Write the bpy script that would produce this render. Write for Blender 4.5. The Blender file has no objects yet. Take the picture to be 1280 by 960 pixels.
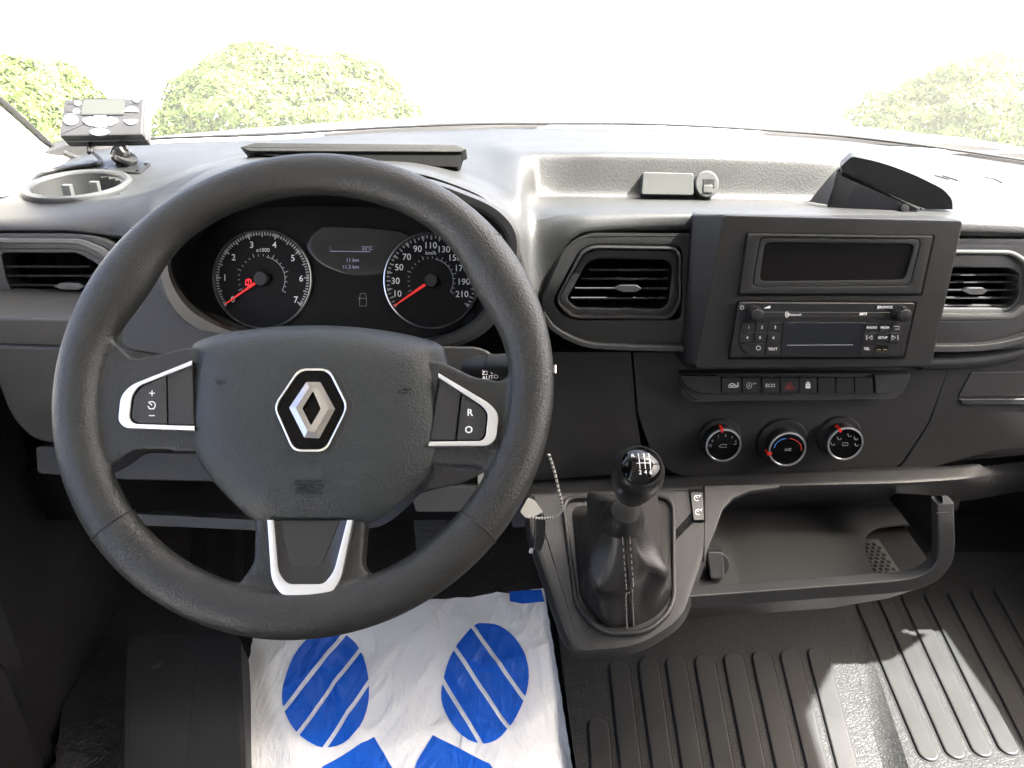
import bpy, bmesh, math, random
from mathutils import Vector, Matrix, noise
random.seed(7)
R = math.radians
sc = bpy.context.scene
COL = sc.collection

# ------------------------------------------------------------------ camera, sky, sun, exposure
PITCH = R(26.0)
FPX = 1000.0                      # focal length in pixels of the 1280 x 960 photograph
cam = bpy.data.cameras.new('camera'); camo = bpy.data.objects.new('camera', cam); COL.objects.link(camo)
camo.location = (0, 0, 0); camo.rotation_euler = (R(90) - PITCH, 0, 0)
cam.sensor_width = 36.0; cam.lens = 36.0 * FPX / 1280.0; cam.clip_start = 0.02; cam.clip_end = 2000
sc.camera = camo

SUN_AZ = 99.0                     # degrees right of straight ahead
SUN_EL = 55.0
world = bpy.data.worlds.new('World'); sc.world = world; world.use_nodes = True
wn = world.node_tree.nodes; wl = world.node_tree.links; wn.clear()
sky = wn.new('ShaderNodeTexSky'); sky.sky_type = 'NISHITA'; sky.sun_disc = False
sky.sun_elevation = R(SUN_EL); sky.sun_rotation = R(SUN_AZ); sky.dust_density = 9.0; sky.air_density = .6; sky.ozone_density = .2
bg = wn.new('ShaderNodeBackground'); bg.inputs['Strength'].default_value = 0.15
wo = wn.new('ShaderNodeOutputWorld')
wl.new(sky.outputs[0], bg.inputs[0]); wl.new(bg.outputs[0], wo.inputs[0])
sun = bpy.data.lights.new('sun', 'SUN'); sun.energy = 4.5; sun.angle = R(0.5); sun.color = (1.0, 0.97, 0.93)
suno = bpy.data.objects.new('sun', sun); COL.objects.link(suno)
SD = Vector((math.sin(R(SUN_AZ)) * math.cos(R(SUN_EL)), math.cos(R(SUN_AZ)) * math.cos(R(SUN_EL)), math.sin(R(SUN_EL))))
suno.rotation_euler = SD.to_track_quat('Z', 'Y').to_euler(); suno.location = SD * 20
sc.view_settings.view_transform = 'Standard'; sc.view_settings.look = 'None'
sc.view_settings.gamma = 1.0; sc.view_settings.use_curve_mapping = False
sc.view_settings.exposure = 3.5
sc.render.engine = 'CYCLES'
cy = sc.cycles
cy.use_denoising = True
try: cy.denoiser = 'OPENIMAGEDENOISE'
except Exception: pass
cy.max_bounces = 7; cy.diffuse_bounces = 4; cy.glossy_bounces = 3; cy.use_adaptive_sampling = True; cy.adaptive_threshold = .02; cy.transparent_max_bounces = 12
cy.sample_clamp_indirect = 6.0; cy.caustics_reflective = False; cy.caustics_refractive = False

# ------------------------------------------------------------------ pixel -> place
FW = Vector((0, math.cos(PITCH), -math.sin(PITCH))); UP = Vector((0, math.sin(PITCH), math.cos(PITCH)))
def ray(x, y): return Vector(((x - 640) / FPX, 0, 0)) + FW + UP * ((480 - y) / FPX)
def at(x, y, Y): d = ray(x, y); return d * (Y / d.y)
def atz(x, y, Z): d = ray(x, y); return d * (Z / d.z)
def atx(x, y, X): d = ray(x, y); return d * (X / d.x)
class Plane:
    def __init__(s, O, N, up=(0, 0, 1)):
        s.O = Vector(O); s.N = Vector(N).normalized(); s.u = Vector(up).cross(s.N).normalized(); s.v = s.N.cross(s.u)
    def px(s, x, y, h=0.0):
        d = ray(x, y); return d * ((s.O + s.N * h).dot(s.N) / d.dot(s.N))
    def up(s, x, y, h=0.0):
        q = s.px(x, y, h) - s.O; return (q.dot(s.u), q.dot(s.v))
    def w(s, u, v, h=0.0): return s.O + s.u * u + s.v * v + s.N * h
    def ups(s, pts, h=0.0): return [s.up(p[0], p[1], h) for p in pts]
def tilt(deg): return (0, -math.cos(R(deg)), math.sin(R(deg)))   # faces the cab's rear, leaning back by deg

# ------------------------------------------------------------------ outlines
def rounded(pts, r=0.0, seg=5):
    out = []; n = len(pts)
    for i in range(n):
        p = Vector(pts[i][:2]); a = Vector(pts[i - 1][:2]); b = Vector(pts[(i + 1) % n][:2])
        rr = pts[i][2] if len(pts[i]) > 2 else r
        da = a - p; db = b - p; la = da.length; lb = db.length
        t = min(rr, la * .49, lb * .49)
        A = p + da * (t / la); B = p + db * (t / lb)
        for k in range(seg + 1):
            s = k / seg; out.append(tuple((A * (1 - s) ** 2 + p * 2 * s * (1 - s) + B * s * s)))
    return out
def smooth_closed(pts, n):
    m = len(pts); P = [Vector(p) for p in pts]; out = []
    for k in range(n):
        f = k * m / n; i = int(f); t = f - i
        p0, p1, p2, p3 = P[(i - 1) % m], P[i % m], P[(i + 1) % m], P[(i + 2) % m]
        out.append(0.5 * ((2 * p1) + (p2 - p0) * t + (2 * p0 - 5 * p1 + 4 * p2 - p3) * t * t + (3 * p1 - p0 - 3 * p2 + p3) * t ** 3))
    return out
def smooth_open(pts, n):
    P = [Vector(p) for p in pts]; m = len(P); out = []
    for k in range(n):
        f = k * (m - 1) / (n - 1); i = min(int(f), m - 2); t = f - i
        p1, p2 = P[i], P[i + 1]; p0 = P[i - 1] if i > 0 else 2 * p1 - p2; p3 = P[i + 2] if i + 2 < m else 2 * p2 - p1
        out.append(0.5 * ((2 * p1) + (p2 - p0) * t + (2 * p0 - 5 * p1 + 4 * p2 - p3) * t * t + (3 * p1 - p0 - 3 * p2 + p3) * t ** 3))
    return out
def area2(p): return sum(p[i - 1][0] * p[i][1] - p[i][0] * p[i - 1][1] for i in range(len(p)))
def ccw(p): return list(p) if area2(p) > 0 else list(reversed(p))
def inset(p, d):
    n = len(p); out = []
    for i in range(n):
        b = Vector(p[i]); j = 1
        while j < n and (Vector(p[(i - j) % n]) - b).length < 1e-7: j += 1
        a = Vector(p[(i - j) % n]); j = 1
        while j < n and (Vector(p[(i + j) % n]) - b).length < 1e-7: j += 1
        c = Vector(p[(i + j) % n])
        e1 = (b - a).normalized(); e2 = (c - b).normalized()
        m = Vector((-e1.y - e2.y, e1.x + e2.x))
        if m.length < 1e-6: m = Vector((-e1.y, e1.x))
        m.normalize(); c_ = max(0.5, m.dot(Vector((-e1.y, e1.x))))
        out.append(tuple(b + m * (d / c_)))
    return out
def clip_half(p, a, b):            # keep the side left of a->b
    out = []; n = len(p); a = Vector(a); d = Vector(b) - a
    s = lambda q: d.x * (q[1] - a.y) - d.y * (q[0] - a.x)
    for i in range(n):
        P, Q = p[i - 1], p[i]; sp, sq = s(P), s(Q)
        if (sp >= 0) != (sq >= 0):
            t = sp / (sp - sq); out.append((P[0] + (Q[0] - P[0]) * t, P[1] + (Q[1] - P[1]) * t))
        if sq >= 0: out.append(tuple(Q[:2]))
    return out

# ------------------------------------------------------------------ meshes as (verts, faces)
def loft(loops, cap0=False, cap1=False, closed=True):
    V = []; Fc = []; n = len(loops[0])
    for l in loops: V += [Vector(p) for p in l]
    for j in range(len(loops) - 1):
        for i in range(n if closed else n - 1):
            k = (i + 1) % n
            Fc.append((j * n + i, j * n + k, (j + 1) * n + k, (j + 1) * n + i))
    if cap0: Fc.append(tuple(reversed(range(n))))
    if cap1: Fc.append(tuple(range((len(loops) - 1) * n, len(loops) * n)))
    return V, Fc
def slab_uv(pl, uv, h0, h1, b=0.0, k=3, cap0=True):
    uv = ccw(uv); L = [[pl.w(u, v, h0) for u, v in uv]]
    if b <= 0: L.append([pl.w(u, v, h1) for u, v in uv])
    else:
        for s in range(k + 1):
            a = s / k * math.pi / 2; q = inset(uv, b * (1 - math.cos(a)))
            L.append([pl.w(u, v, h1 - b + b * math.sin(a)) for u, v in q])
    return loft(L, cap0, True)
def slab(pl, pts, h0, h1, b=0.0, r=0.0, k=3, seg=5):
    rs_ = [(p[2] if len(p) > 2 else r) for p in pts]; rs_ = [x for x in rs_ if x > 0]
    if rs_ and b > 0: b = min(b, .42 * min(rs_) * .00085)     # keep a bevel inside its rounded corners
    q = rounded(pts, r, seg) if r > 0 or any(len(p) > 2 for p in pts) else [tuple(p) for p in pts]
    return slab_uv(pl, pl.ups(q, h1), h0, h1, b, k)
def ring(pl, outer, inner, h0, h1, b=0.0, hin=None, ro=0.0, ri=0.0, seg=5):
    o = pl.ups(rounded(outer, ro, seg), h1); i = pl.ups(rounded(inner, ri, seg), h1)
    if area2(o) < 0: o.reverse(); i.reverse()
    if hin is None: hin = h0
    L = [[pl.w(*q, h0) for q in o], [pl.w(*q, h1 - b) for q in o]]
    if b > 0:
        L.append([pl.w(*q, h1 - b * .3) for q in inset(o, b * .3)]); L.append([pl.w(*q, h1) for q in inset(o, b)])
        L.append([pl.w(*q, h1) for q in inset(i, -b)]); L.append([pl.w(*q, h1 - b * .3) for q in inset(i, -b * .3)])
    L += [[pl.w(*q, h1 - b) for q in i], [pl.w(*q, hin) for q in i]]
    return loft(L)
def c_strip(pl, outer, inner, h0, h1, b=.001, seg=4):
    """an open trim strip between two outlines of equal corner count"""
    def open_round(p):
        q = rounded(list(p), 0, seg)[seg + 1:-(seg + 1)]; return [tuple(p[0][:2])] + q + [tuple(p[-1][:2])]
    o = [Vector(pl.up(*q, h1)) for q in open_round(outer)]; i = [Vector(pl.up(*q, h1)) for q in open_round(inner)]
    L = [[] for _ in range(8)]
    for a, c in zip(o, i):
        f = min(.4, b / max((c - a).length, 1e-6)); e = a.lerp(c, f); g = a.lerp(c, 1 - f); e2 = a.lerp(c, f * .3); g2 = a.lerp(c, 1 - f * .3)
        for k, (q, h) in enumerate(((a, h0), (a, h1 - b), (e2, h1 - b * .3), (e, h1), (g, h1), (g2, h1 - b * .3), (c, h1 - b), (c, h0))): L[k].append(pl.w(q.x, q.y, h))
    return loft(L, closed=False)
def tube(path, rad, seg=10, closed=False, caps=True):
    P = [Vector(p) for p in path]; n = len(P); L = []; prev = None
    for i in range(n):
        a = P[i - 1] if (i > 0 or closed) else P[0]; b = P[(i + 1) % n] if (i < n - 1 or closed) else P[-1]
        t = (b - a).normalized()
        if prev is None:
            prev = t.orthogonal().normalized()
        s = (prev - t * prev.dot(t)).normalized(); prev = s; q = t.cross(s)
        r_ = rad[i] if isinstance(rad, (list, tuple)) else rad
        L.append([P[i] + (s * math.cos(2 * math.pi * j / seg) + q * math.sin(2 * math.pi * j / seg)) * r_ for j in range(seg)])
    if closed: L.append(L[0])
    return loft(L, caps and not closed, caps and not closed)
def lathe(O, N, prof, seg=40, up=(0, 0, 1), cap0=True, cap1=True):
    pl = Plane(O, N, up)
    L = [[pl.w(r * math.cos(2 * math.pi * i / seg), r * math.sin(2 * math.pi * i / seg), h) for i in range(seg)] for r, h in prof]
    return loft(L, cap0, cap1)
def flat_sweep(path, a, b, n_out):
    L = []
    for i, q in enumerate(path):
        t_ = (path[min(i + 1, len(path) - 1)] - path[max(i - 1, 0)]).normalized(); s_ = n_out.cross(t_).normalized()
        L.append([q + s_ * (a * math.copysign(abs(math.cos(w)) ** .22, math.cos(w))) + n_out * (b * math.copysign(abs(math.sin(w)) ** .22, math.sin(w))) for w in [2 * math.pi * k / 16 for k in range(16)]])
    return loft(L, True, True)
def box(c, sx, sy, sz, ax=None):
    ax = ax or (Vector((1, 0, 0)), Vector((0, 1, 0)), Vector((0, 0, 1)))
    c = Vector(c); V = []
    for z in (-1, 1):
        for x, y in ((-1, -1), (1, -1), (1, 1), (-1, 1)):
            V.append(c + ax[0] * (x * sx / 2) + ax[1] * (y * sy / 2) + ax[2] * (z * sz / 2))
    return V, [(3, 2, 1, 0), (4, 5, 6, 7), (0, 1, 5, 4), (1, 2, 6, 5), (2, 3, 7, 6), (3, 0, 4, 7)]
def join(*ms):
    V = []; Fc = []
    for v, f in ms:
        o = len(V); V += [Vector(p) for p in v]; Fc += [tuple(i + o for i in q) for q in f]
    return V, Fc
def interp(keys, x):               # keys: (x, a, b...) monotone in x, cubic (pchip-like)
    if x <= keys[0][0]: return keys[0][1:]
    if x >= keys[-1][0]: return keys[-1][1:]
    for i in range(len(keys) - 1):
        if keys[i][0] <= x <= keys[i + 1][0]: break
    x0, x1 = keys[i][0], keys[i + 1][0]; h = x1 - x0; t = (x - x0) / h; out = []
    for c in range(1, len(keys[0])):
        def sl(j):
            if j <= 0 or j >= len(keys) - 1:
                j = min(max(j, 0), len(keys) - 2); return (keys[j + 1][c] - keys[j][c]) / (keys[j + 1][0] - keys[j][0])
            a = (keys[j][c] - keys[j - 1][c]) / (keys[j][0] - keys[j - 1][0]); b = (keys[j + 1][c] - keys[j][c]) / (keys[j + 1][0] - keys[j][0])
            return 0 if a * b <= 0 else 2 * a * b / (a + b)
        m0, m1 = sl(i), sl(i + 1); y0, y1 = keys[i][c], keys[i + 1][c]
        out.append((2 * t**3 - 3 * t * t + 1) * y0 + (t**3 - 2 * t * t + t) * h * m0 + (-2 * t**3 + 3 * t * t) * y1 + (t**3 - t * t) * h * m1)
    return tuple(out)
def sheet(rows, xs):
    L = [[at(x, *interp(r, x)) for x in xs] for r in rows]
    return loft(L, closed=False)

# ------------------------------------------------------------------ objects
WL = {}                            # world place of each object's origin
def thing(name, label, cat, loc, group=None, kind=None):
    o = bpy.data.objects.new(name, None); COL.objects.link(o); o.location = loc; o.empty_display_size = .02
    WL[o.name] = Vector(loc); o['label'] = label; o['category'] = cat
    if group: o['group'] = group
    if kind: o['kind'] = kind
    return o
def obj(name, mf, mat, parent=None, angle=35, subsurf=0, flat=False):
    V, Fc = mf
    lo = Vector([min(v[i] for v in V) for i in range(3)]); hi = Vector([max(v[i] for v in V) for i in range(3)]); c = (lo + hi) / 2
    me = bpy.data.meshes.new(name); me.from_pydata([tuple(v - c) for v in V], [], Fc); me.validate()
    bm = bmesh.new(); bm.from_mesh(me); bmesh.ops.remove_doubles(bm, verts=bm.verts, dist=1e-6)
    if not flat and len(bm.faces) > 1: bmesh.ops.recalc_face_normals(bm, faces=bm.faces)
    bm.to_mesh(me); bm.free()
    for p in me.polygons: p.use_smooth = True
    me.set_sharp_from_angle(angle=R(angle))
    me.materials.append(mat)
    o = bpy.data.objects.new(name, me); COL.objects.link(o); WL[o.name] = c
    if parent: o.parent = parent; o.location = c - WL[parent.name]
    else: o.location = c
    if not subsurf and not flat and len(me.polygons) < 4000:
        wm_ = o.modifiers.new('weighted_normals', 'WEIGHTED_NORMAL'); wm_.keep_sharp = True; wm_.weight = 80
    if subsurf:
        m = o.modifiers.new('subdivision', 'SUBSURF'); m.levels = subsurf; m.render_levels = subsurf
    return o
def tag(o, label=None, cat=None, group=None, kind=None):
    for k, v in (('label', label), ('category', cat), ('group', group), ('kind', kind)):
        if v: o[k] = v
    return o
def struct(name, mf, mat, label=None, cat=None, **k):
    o = obj(name, mf, mat, **k); tag(o, label, cat, kind='structure'); return o
FONT_CACHE = {}
def glyphs(s, size, pl, x, y, h, rot=0.0, sx=1.0, centre=True, bold=0.0, shear=0.0):
    """lettering as a mesh lying on a plane, its middle at a pixel of the photograph"""
    key = (s, bold, shear)
    if key not in FONT_CACHE:
        cu = bpy.data.curves.new('lettering', 'FONT'); cu.body = s; cu.size = 1.0; cu.offset = bold; cu.shear = shear; cu.resolution_u = 3
        to = bpy.data.objects.new('lettering', cu); COL.objects.link(to)
        dg = bpy.context.evaluated_depsgraph_get(); me = bpy.data.meshes.new_from_object(to.evaluated_get(dg))
        V = [v.co.copy() for v in me.vertices]; Fc = [tuple(p.vertices) for p in me.polygons]
        bpy.data.objects.remove(to); bpy.data.curves.remove(cu); bpy.data.meshes.remove(me)
        lo = Vector((min(v.x for v in V), min(v.y for v in V))); hi = Vector((max(v.x for v in V), max(v.y for v in V)))
        FONT_CACHE[key] = (V, Fc, (lo + hi) / 2)
    V, Fc, m = FONT_CACHE[key]; cu_, cv_ = pl.up(x, y, h); c_, s_ = math.cos(rot), math.sin(rot); W = []
    for v in V:
        a = (v.x - m.x) * size * sx; b = (v.y - m.y) * size
        W.append(pl.w(cu_ + a * c_ - b * s_, cv_ + a * s_ + b * c_, h))
    return W, Fc
def strokes(pl, lines, w, h, close=False):
    """line drawings (icons) from pixel polylines: each a thin flat strip; w in metres"""
    ms = []
    for ln in lines:
        p = [Vector(pl.up(a, b, h)) for a, b in ln]; n = len(p); A = []; B = []
        for i in range(n):
            t = (p[min(i + 1, n - 1)] - p[max(i - 1, 0)]); t = t.normalized() if t.length > 1e-9 else Vector((1, 0)); q = Vector((-t.y, t.x)) * w / 2
            A.append(pl.w(*(p[i] + q), h)); B.append(pl.w(*(p[i] - q), h))
        ms.append(loft([A, B], closed=False))
    return join(*ms)
def arc(cx, cy, rx, ry, a0, a1, n=14): return [(cx + rx * math.cos(R(a0 + (a1 - a0) * i / (n - 1))), cy - ry * math.sin(R(a0 + (a1 - a0) * i / (n - 1)))) for i in range(n)]

# ------------------------------------------------------------------ materials
def newmat(name):
    m = bpy.data.materials.new(name); m.use_nodes = True; nt = m.node_tree; nt.nodes.clear()
    o = nt.nodes.new('ShaderNodeOutputMaterial'); b = nt.nodes.new('ShaderNodeBsdfPrincipled'); nt.links.new(b.outputs[0], o.inputs[0])
    return m, nt, b, o
def plastic(name, col, rough=.5, grain=450, depth=.0003, strength=.35, spec=.5, var=.12, kind='voronoi', coat=0.0, rvar=.08):
    m, nt, b, o = newmat(name); N = nt.nodes.new; Lk = nt.links.new
    tc = N('ShaderNodeTexCoord'); b.inputs['Specular IOR Level'].default_value = spec
    if coat: b.inputs['Coat Weight'].default_value = coat; b.inputs['Coat Roughness'].default_value = .08
    n1 = N('ShaderNodeTexNoise'); n1.inputs['Scale'].default_value = 14; n1.inputs['Detail'].default_value = 6; Lk(tc.outputs['Object'], n1.inputs[0])
    mp = N('ShaderNodeMapRange'); mp.inputs[3].default_value = 1 - var; mp.inputs[4].default_value = 1 + var; Lk(n1.outputs[0], mp.inputs[0])
    mx = N('ShaderNodeMix'); mx.data_type = 'RGBA'; mx.blend_type = 'MULTIPLY'; mx.inputs[0].default_value = 1
    mx.inputs[6].default_value = (*col, 1); Lk(mp.outputs[0], mx.inputs[7]); Lk(mx.outputs[2], b.inputs['Base Color'])
    m2 = N('ShaderNodeMapRange'); m2.inputs[3].default_value = max(0.02, rough - rvar); m2.inputs[4].default_value = min(1, rough + rvar)
    Lk(n1.outputs[0], m2.inputs[0]); Lk(m2.outputs[0], b.inputs['Roughness'])
    if grain:
        if kind == 'voronoi':
            v = N('ShaderNodeTexVoronoi'); v.feature = 'F1'; v.inputs['Scale'].default_value = grain
            nz = N('ShaderNodeTexNoise'); nz.inputs['Scale'].default_value = grain * .6; Lk(tc.outputs['Object'], nz.inputs[0])
            ad = N('ShaderNodeMix'); ad.data_type = 'RGBA'; ad.blend_type = 'LINEAR_LIGHT'; ad.inputs[0].default_value = .0018
            Lk(tc.outputs['Object'], ad.inputs[6]); Lk(nz.outputs[1], ad.inputs[7]); Lk(ad.outputs[2], v.inputs[0]); src = v.outputs['Distance']
        else:
            v = N('ShaderNodeTexNoise'); v.inputs['Scale'].default_value = grain; v.inputs['Detail'].default_value = 3; Lk(tc.outputs['Object'], v.inputs[0]); src = v.outputs[0]
        bp = N('ShaderNodeBump'); bp.inputs['Strength'].default_value = strength; bp.inputs['Distance'].default_value = depth
        Lk(src, bp.inputs['Height']); Lk(bp.outputs[0], b.inputs['Normal'])
    return m
def simple(name, col, rough=.4, metal=0.0, spec=.5, emit=None, es=0.0, coat=0.0):
    m, nt, b, o = newmat(name)
    b.inputs['Base Color'].default_value = (*col, 1); b.inputs['Roughness'].default_value = rough; b.inputs['Metallic'].default_value = metal
    b.inputs['Specular IOR Level'].default_value = spec; b.inputs['Coat Weight'].default_value = coat
    if emit: b.inputs['Emission Color'].default_value = (*emit, 1); b.inputs['Emission Strength'].default_value = es
    return m
M = {}
M['top'] = plastic('soft_top_skin', (.0165, .0169, .0165), .47, 480, .0003, .5, spec=.45)
M['dash'] = plastic('dark_dash_plastic', (.022, .0227, .0227), .5, 480, .0003, .4, spec=.42)
M['dash_dk'] = plastic('black_dash_plastic', (.014, .0142, .0142), .5, 600, .0002, .3, spec=.4)
M['fascia'] = plastic('fascia_satin_plastic', (.0125, .0128, .0127), .42, 900, .00012, .25, var=.05, spec=.4)
M['bar'] = plastic('grey_lower_plastic', (.026, .0272, .0282), .5, 600, .0003, .5, spec=.42)
M['console'] = plastic('console_plastic', (.0165, .0172, .0175), .5, 600, .0003, .5, spec=.4, var=.06)
M['rim'] = plastic('wheel_foam_skin', (.0195, .0202, .0192), .46, 520, .00042, .75, var=.02, rvar=.02, spec=.42)
M['bag'] = plastic('airbag_skin', (.0205, .0240, .0248), .47, 500, .00042, .75, var=.02, rvar=.02, spec=.42)
M['btn'] = plastic('button_plastic', (.011, .011, .0115), .32, 0, var=.04)
M['panelgrey'] = plastic('spoke_insert_plastic', (.018, .0187, .0193), .35, 900, .0001, .2)
M['black'] = plastic('black_plastic', (.006, .006, .006), .45, 700, .0002, .3)
M['void'] = simple('vent_duct_black', (.004, .004, .004), .8, spec=.1)
M['gloss'] = simple('gloss_black', (.004, .004, .004), .06, spec=.3)
M['lcd'] = simple('dark_screen', (.010, .011, .014), .12)
M['satin'] = plastic('satin_chrome', (.74, .75, .77), .33, 0, var=.03, rvar=.03)
M['satin'].node_tree.nodes['Principled BSDF'].inputs['Metallic'].default_value = 1
M['chrome'] = simple('bright_chrome', (.85, .84, .82), .06, 1.0); M['darkchrome'] = simple('dark_chrome', (.42, .40, .385), .10, 1.0)
M['badgeblack'] = simple('badge_black', (.002, .002, .002), .22, spec=.12)
M['dial'] = simple('dial_black', (.003, .003, .003), .55, spec=.18)
M['white'] = simple('white_print', (.75, .76, .77), .6)
M['greyprint'] = simple('grey_print', (.30, .31, .32), .6)
M['red'] = simple('red_pointer', (.55, .012, .008), .4)
M['rednd'] = simple('red_needle', (.65, .02, .015), .5, emit=(1, .03, .02), es=.03)
M['redlamp'] = simple('red_warning_lamp', (.6, .02, .02), .5, emit=(1, .02, .04), es=.14)
M['redprint'] = simple('red_print', (.32, .02, .015), .5)
M['blueprint'] = simple('blue_scale_print', (.03, .14, .45), .5)
M['lcdtext'] = simple('lit_display_text', (.2, .2, .3), .5, emit=(.55, .62, 1.0), es=.03)
M['leather'] = plastic('gaiter_leather', (.019, .0187, .0184), .42, 500, .0003, .5)
M['thread'] = simple('grey_thread', (.22, .21, .20), .8)
M['seam'] = simple('seam_dark', (.008, .008, .008), .6)
M['rubber'] = plastic('black_rubber', (.012, .012, .012), .6, 0)
M['plate'] = plastic('light_grey_plastic', (.06, .062, .06), .36, 900, .0001, .2)
M['device'] = plastic('device_grey_plastic', (.030, .030, .032), .4, 900, .0001, .2, var=.05)
M['keypad'] = simple('pale_key_rubber', (.62, .62, .62), .5)
M['beige'] = plastic('pillar_trim', (.42, .41, .385), .6, 700, .0002, .3)
M['headliner'] = plastic('headliner_fabric', (.42, .42, .415), .9, 500, .0004, .4)
M['doordark'] = plastic('door_card_plastic', (.007, .007, .0075), .5, 500, .0003, .4)
M['paint'] = simple('white_van_paint', (.80, .80, .79), .25, coat=.6)
M['tag'] = plastic('tag_paper', (.42, .42, .39), .8, 0)
# more materials -------------------------------------------------------------
def mat_rubber_mat(name, col, cell, depth):
    m, nt, b, o = newmat(name); N = nt.nodes.new; Lk = nt.links.new
    tc = N('ShaderNodeTexCoord'); nz = N('ShaderNodeTexNoise'); nz.inputs['Scale'].default_value = 60; Lk(tc.outputs['Object'], nz.inputs[0])
    ad = N('ShaderNodeMix'); ad.data_type = 'RGBA'; ad.blend_type = 'LINEAR_LIGHT'; ad.inputs[0].default_value = .006
    Lk(tc.outputs['Object'], ad.inputs[6]); Lk(nz.outputs[1], ad.inputs[7])
    v = N('ShaderNodeTexVoronoi'); v.feature = 'DISTANCE_TO_EDGE'; v.inputs['Scale'].default_value = cell; Lk(ad.outputs[2], v.inputs[0])
    mr = N('ShaderNodeMapRange'); mr.inputs[1].default_value = 0; mr.inputs[2].default_value = .22; mr.interpolation_type = 'SMOOTHSTEP'; Lk(v.outputs[0], mr.inputs[0])
    bp = N('ShaderNodeBump'); bp.inputs['Strength'].default_value = .7; bp.inputs['Distance'].default_value = depth; Lk(mr.outputs[0], bp.inputs['Height']); Lk(bp.outputs[0], b.inputs['Normal'])
    n2 = N('ShaderNodeTexNoise'); n2.inputs['Scale'].default_value = 9; n2.inputs['Detail'].default_value = 7; Lk(tc.outputs['Object'], n2.inputs[0])
    cr = N('ShaderNodeMix'); cr.data_type = 'RGBA'; cr.inputs[6].default_value = (*[c * .8 for c in col], 1); cr.inputs[7].default_value = (*[c * 1.3 for c in col], 1); Lk(n2.outputs[0], cr.inputs[0])
    mu = N('ShaderNodeMix'); mu.data_type = 'RGBA'; mu.blend_type = 'MULTIPLY'; mu.inputs[0].default_value = 1; m3 = N('ShaderNodeMapRange'); m3.inputs[3].default_value = .62; m3.inputs[4].default_value = 1.15
    Lk(mr.outputs[0], m3.inputs[0]); Lk(cr.outputs[2], mu.inputs[6]); Lk(m3.outputs[0], mu.inputs[7]); Lk(mu.outputs[2], b.inputs['Base Color']); b.inputs['Roughness'].default_value = .45
    return m
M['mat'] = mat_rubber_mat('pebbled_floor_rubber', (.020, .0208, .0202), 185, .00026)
M['rib'] = plastic('smooth_rib_rubber', (.021, .0216, .0210), .45, 900, .0002, .3)
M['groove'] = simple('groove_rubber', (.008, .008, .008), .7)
M['carpet'] = plastic('dark_floor_covering', (.010, .010, .010), .8, 300, .0006, .6)
def mat_film():
    m, nt, b, o = newmat('white_film'); N = nt.nodes.new; Lk = nt.links.new
    tc = N('ShaderNodeTexCoord'); n = N('ShaderNodeTexNoise'); n.inputs['Scale'].default_value = 16; n.inputs['Detail'].default_value = 5; n.inputs['Distortion'].default_value = 1.6
    mp = N('ShaderNodeMapping'); mp.inputs['Scale'].default_value = (1, .45, 1); Lk(tc.outputs['Object'], mp.inputs[0]); Lk(mp.outputs[0], n.inputs[0])
    w = N('ShaderNodeTexNoise'); w.inputs['Scale'].default_value = 70; w.inputs['Detail'].default_value = 3; Lk(tc.outputs['Object'], w.inputs[0])
    ma = N('ShaderNodeMath'); ma.operation = 'MULTIPLY_ADD'; ma.inputs[1].default_value = .12; Lk(w.outputs[0], ma.inputs[0]); Lk(n.outputs[0], ma.inputs[2])
    bp = N('ShaderNodeBump'); bp.inputs['Strength'].default_value = .6; bp.inputs['Distance'].default_value = .016; Lk(ma.outputs[0], bp.inputs['Height']); Lk(bp.outputs[0], b.inputs['Normal'])
    return m, nt, b
def film(name, col):
    m, nt, b = mat_film(); m.name = name; b.inputs['Base Color'].default_value = (*col, 1); b.inputs['Roughness'].default_value = .22; b.inputs['Specular IOR Level'].default_value = .6
    return m
M['film'] = film('white_plastic_film', (.90, .92, .92)); M['filmblue'] = film('blue_print_on_film', (.014, .125, .66))
def mat_glass(name='windscreen_glass', refl=.06):
    m, nt, b, o = newmat(name); nt.nodes.remove(b); N = nt.nodes.new
    t = N('ShaderNodeBsdfTransparent'); t.inputs[0].default_value = (.93, .96, .94, 1); g = N('ShaderNodeBsdfGlossy'); g.inputs['Roughness'].default_value = .01
    # both sides of the thin pane behave alike: Schlick reflectance from the facing angle; a faint translucent dust veil is added as haze paling the view outside
    f = N('ShaderNodeLayerWeight'); f.inputs[0].default_value = .5; pw = N('ShaderNodeMath'); pw.operation = 'POWER'; pw.inputs[1].default_value = 5; nt.links.new(f.outputs['Facing'], pw.inputs[0])
    ma = N('ShaderNodeMath'); ma.operation = 'MULTIPLY_ADD'; ma.inputs[1].default_value = .85; ma.inputs[2].default_value = .05; nt.links.new(pw.outputs[0], ma.inputs[0])
    mx = N('ShaderNodeMixShader'); nt.links.new(ma.outputs[0], mx.inputs[0]); nt.links.new(t.outputs[0], mx.inputs[1]); nt.links.new(g.outputs[0], mx.inputs[2])
    tr = N('ShaderNodeBsdfTranslucent'); tr.inputs[0].default_value = (.9, .9, .86, 1); m2 = N('ShaderNodeMixShader'); m2.inputs[0].default_value = .038
    nt.links.new(mx.outputs[0], m2.inputs[1]); nt.links.new(tr.outputs[0], m2.inputs[2]); nt.links.new(m2.outputs[0], o.inputs[0])
    return m
M['glass'] = mat_glass()
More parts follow.
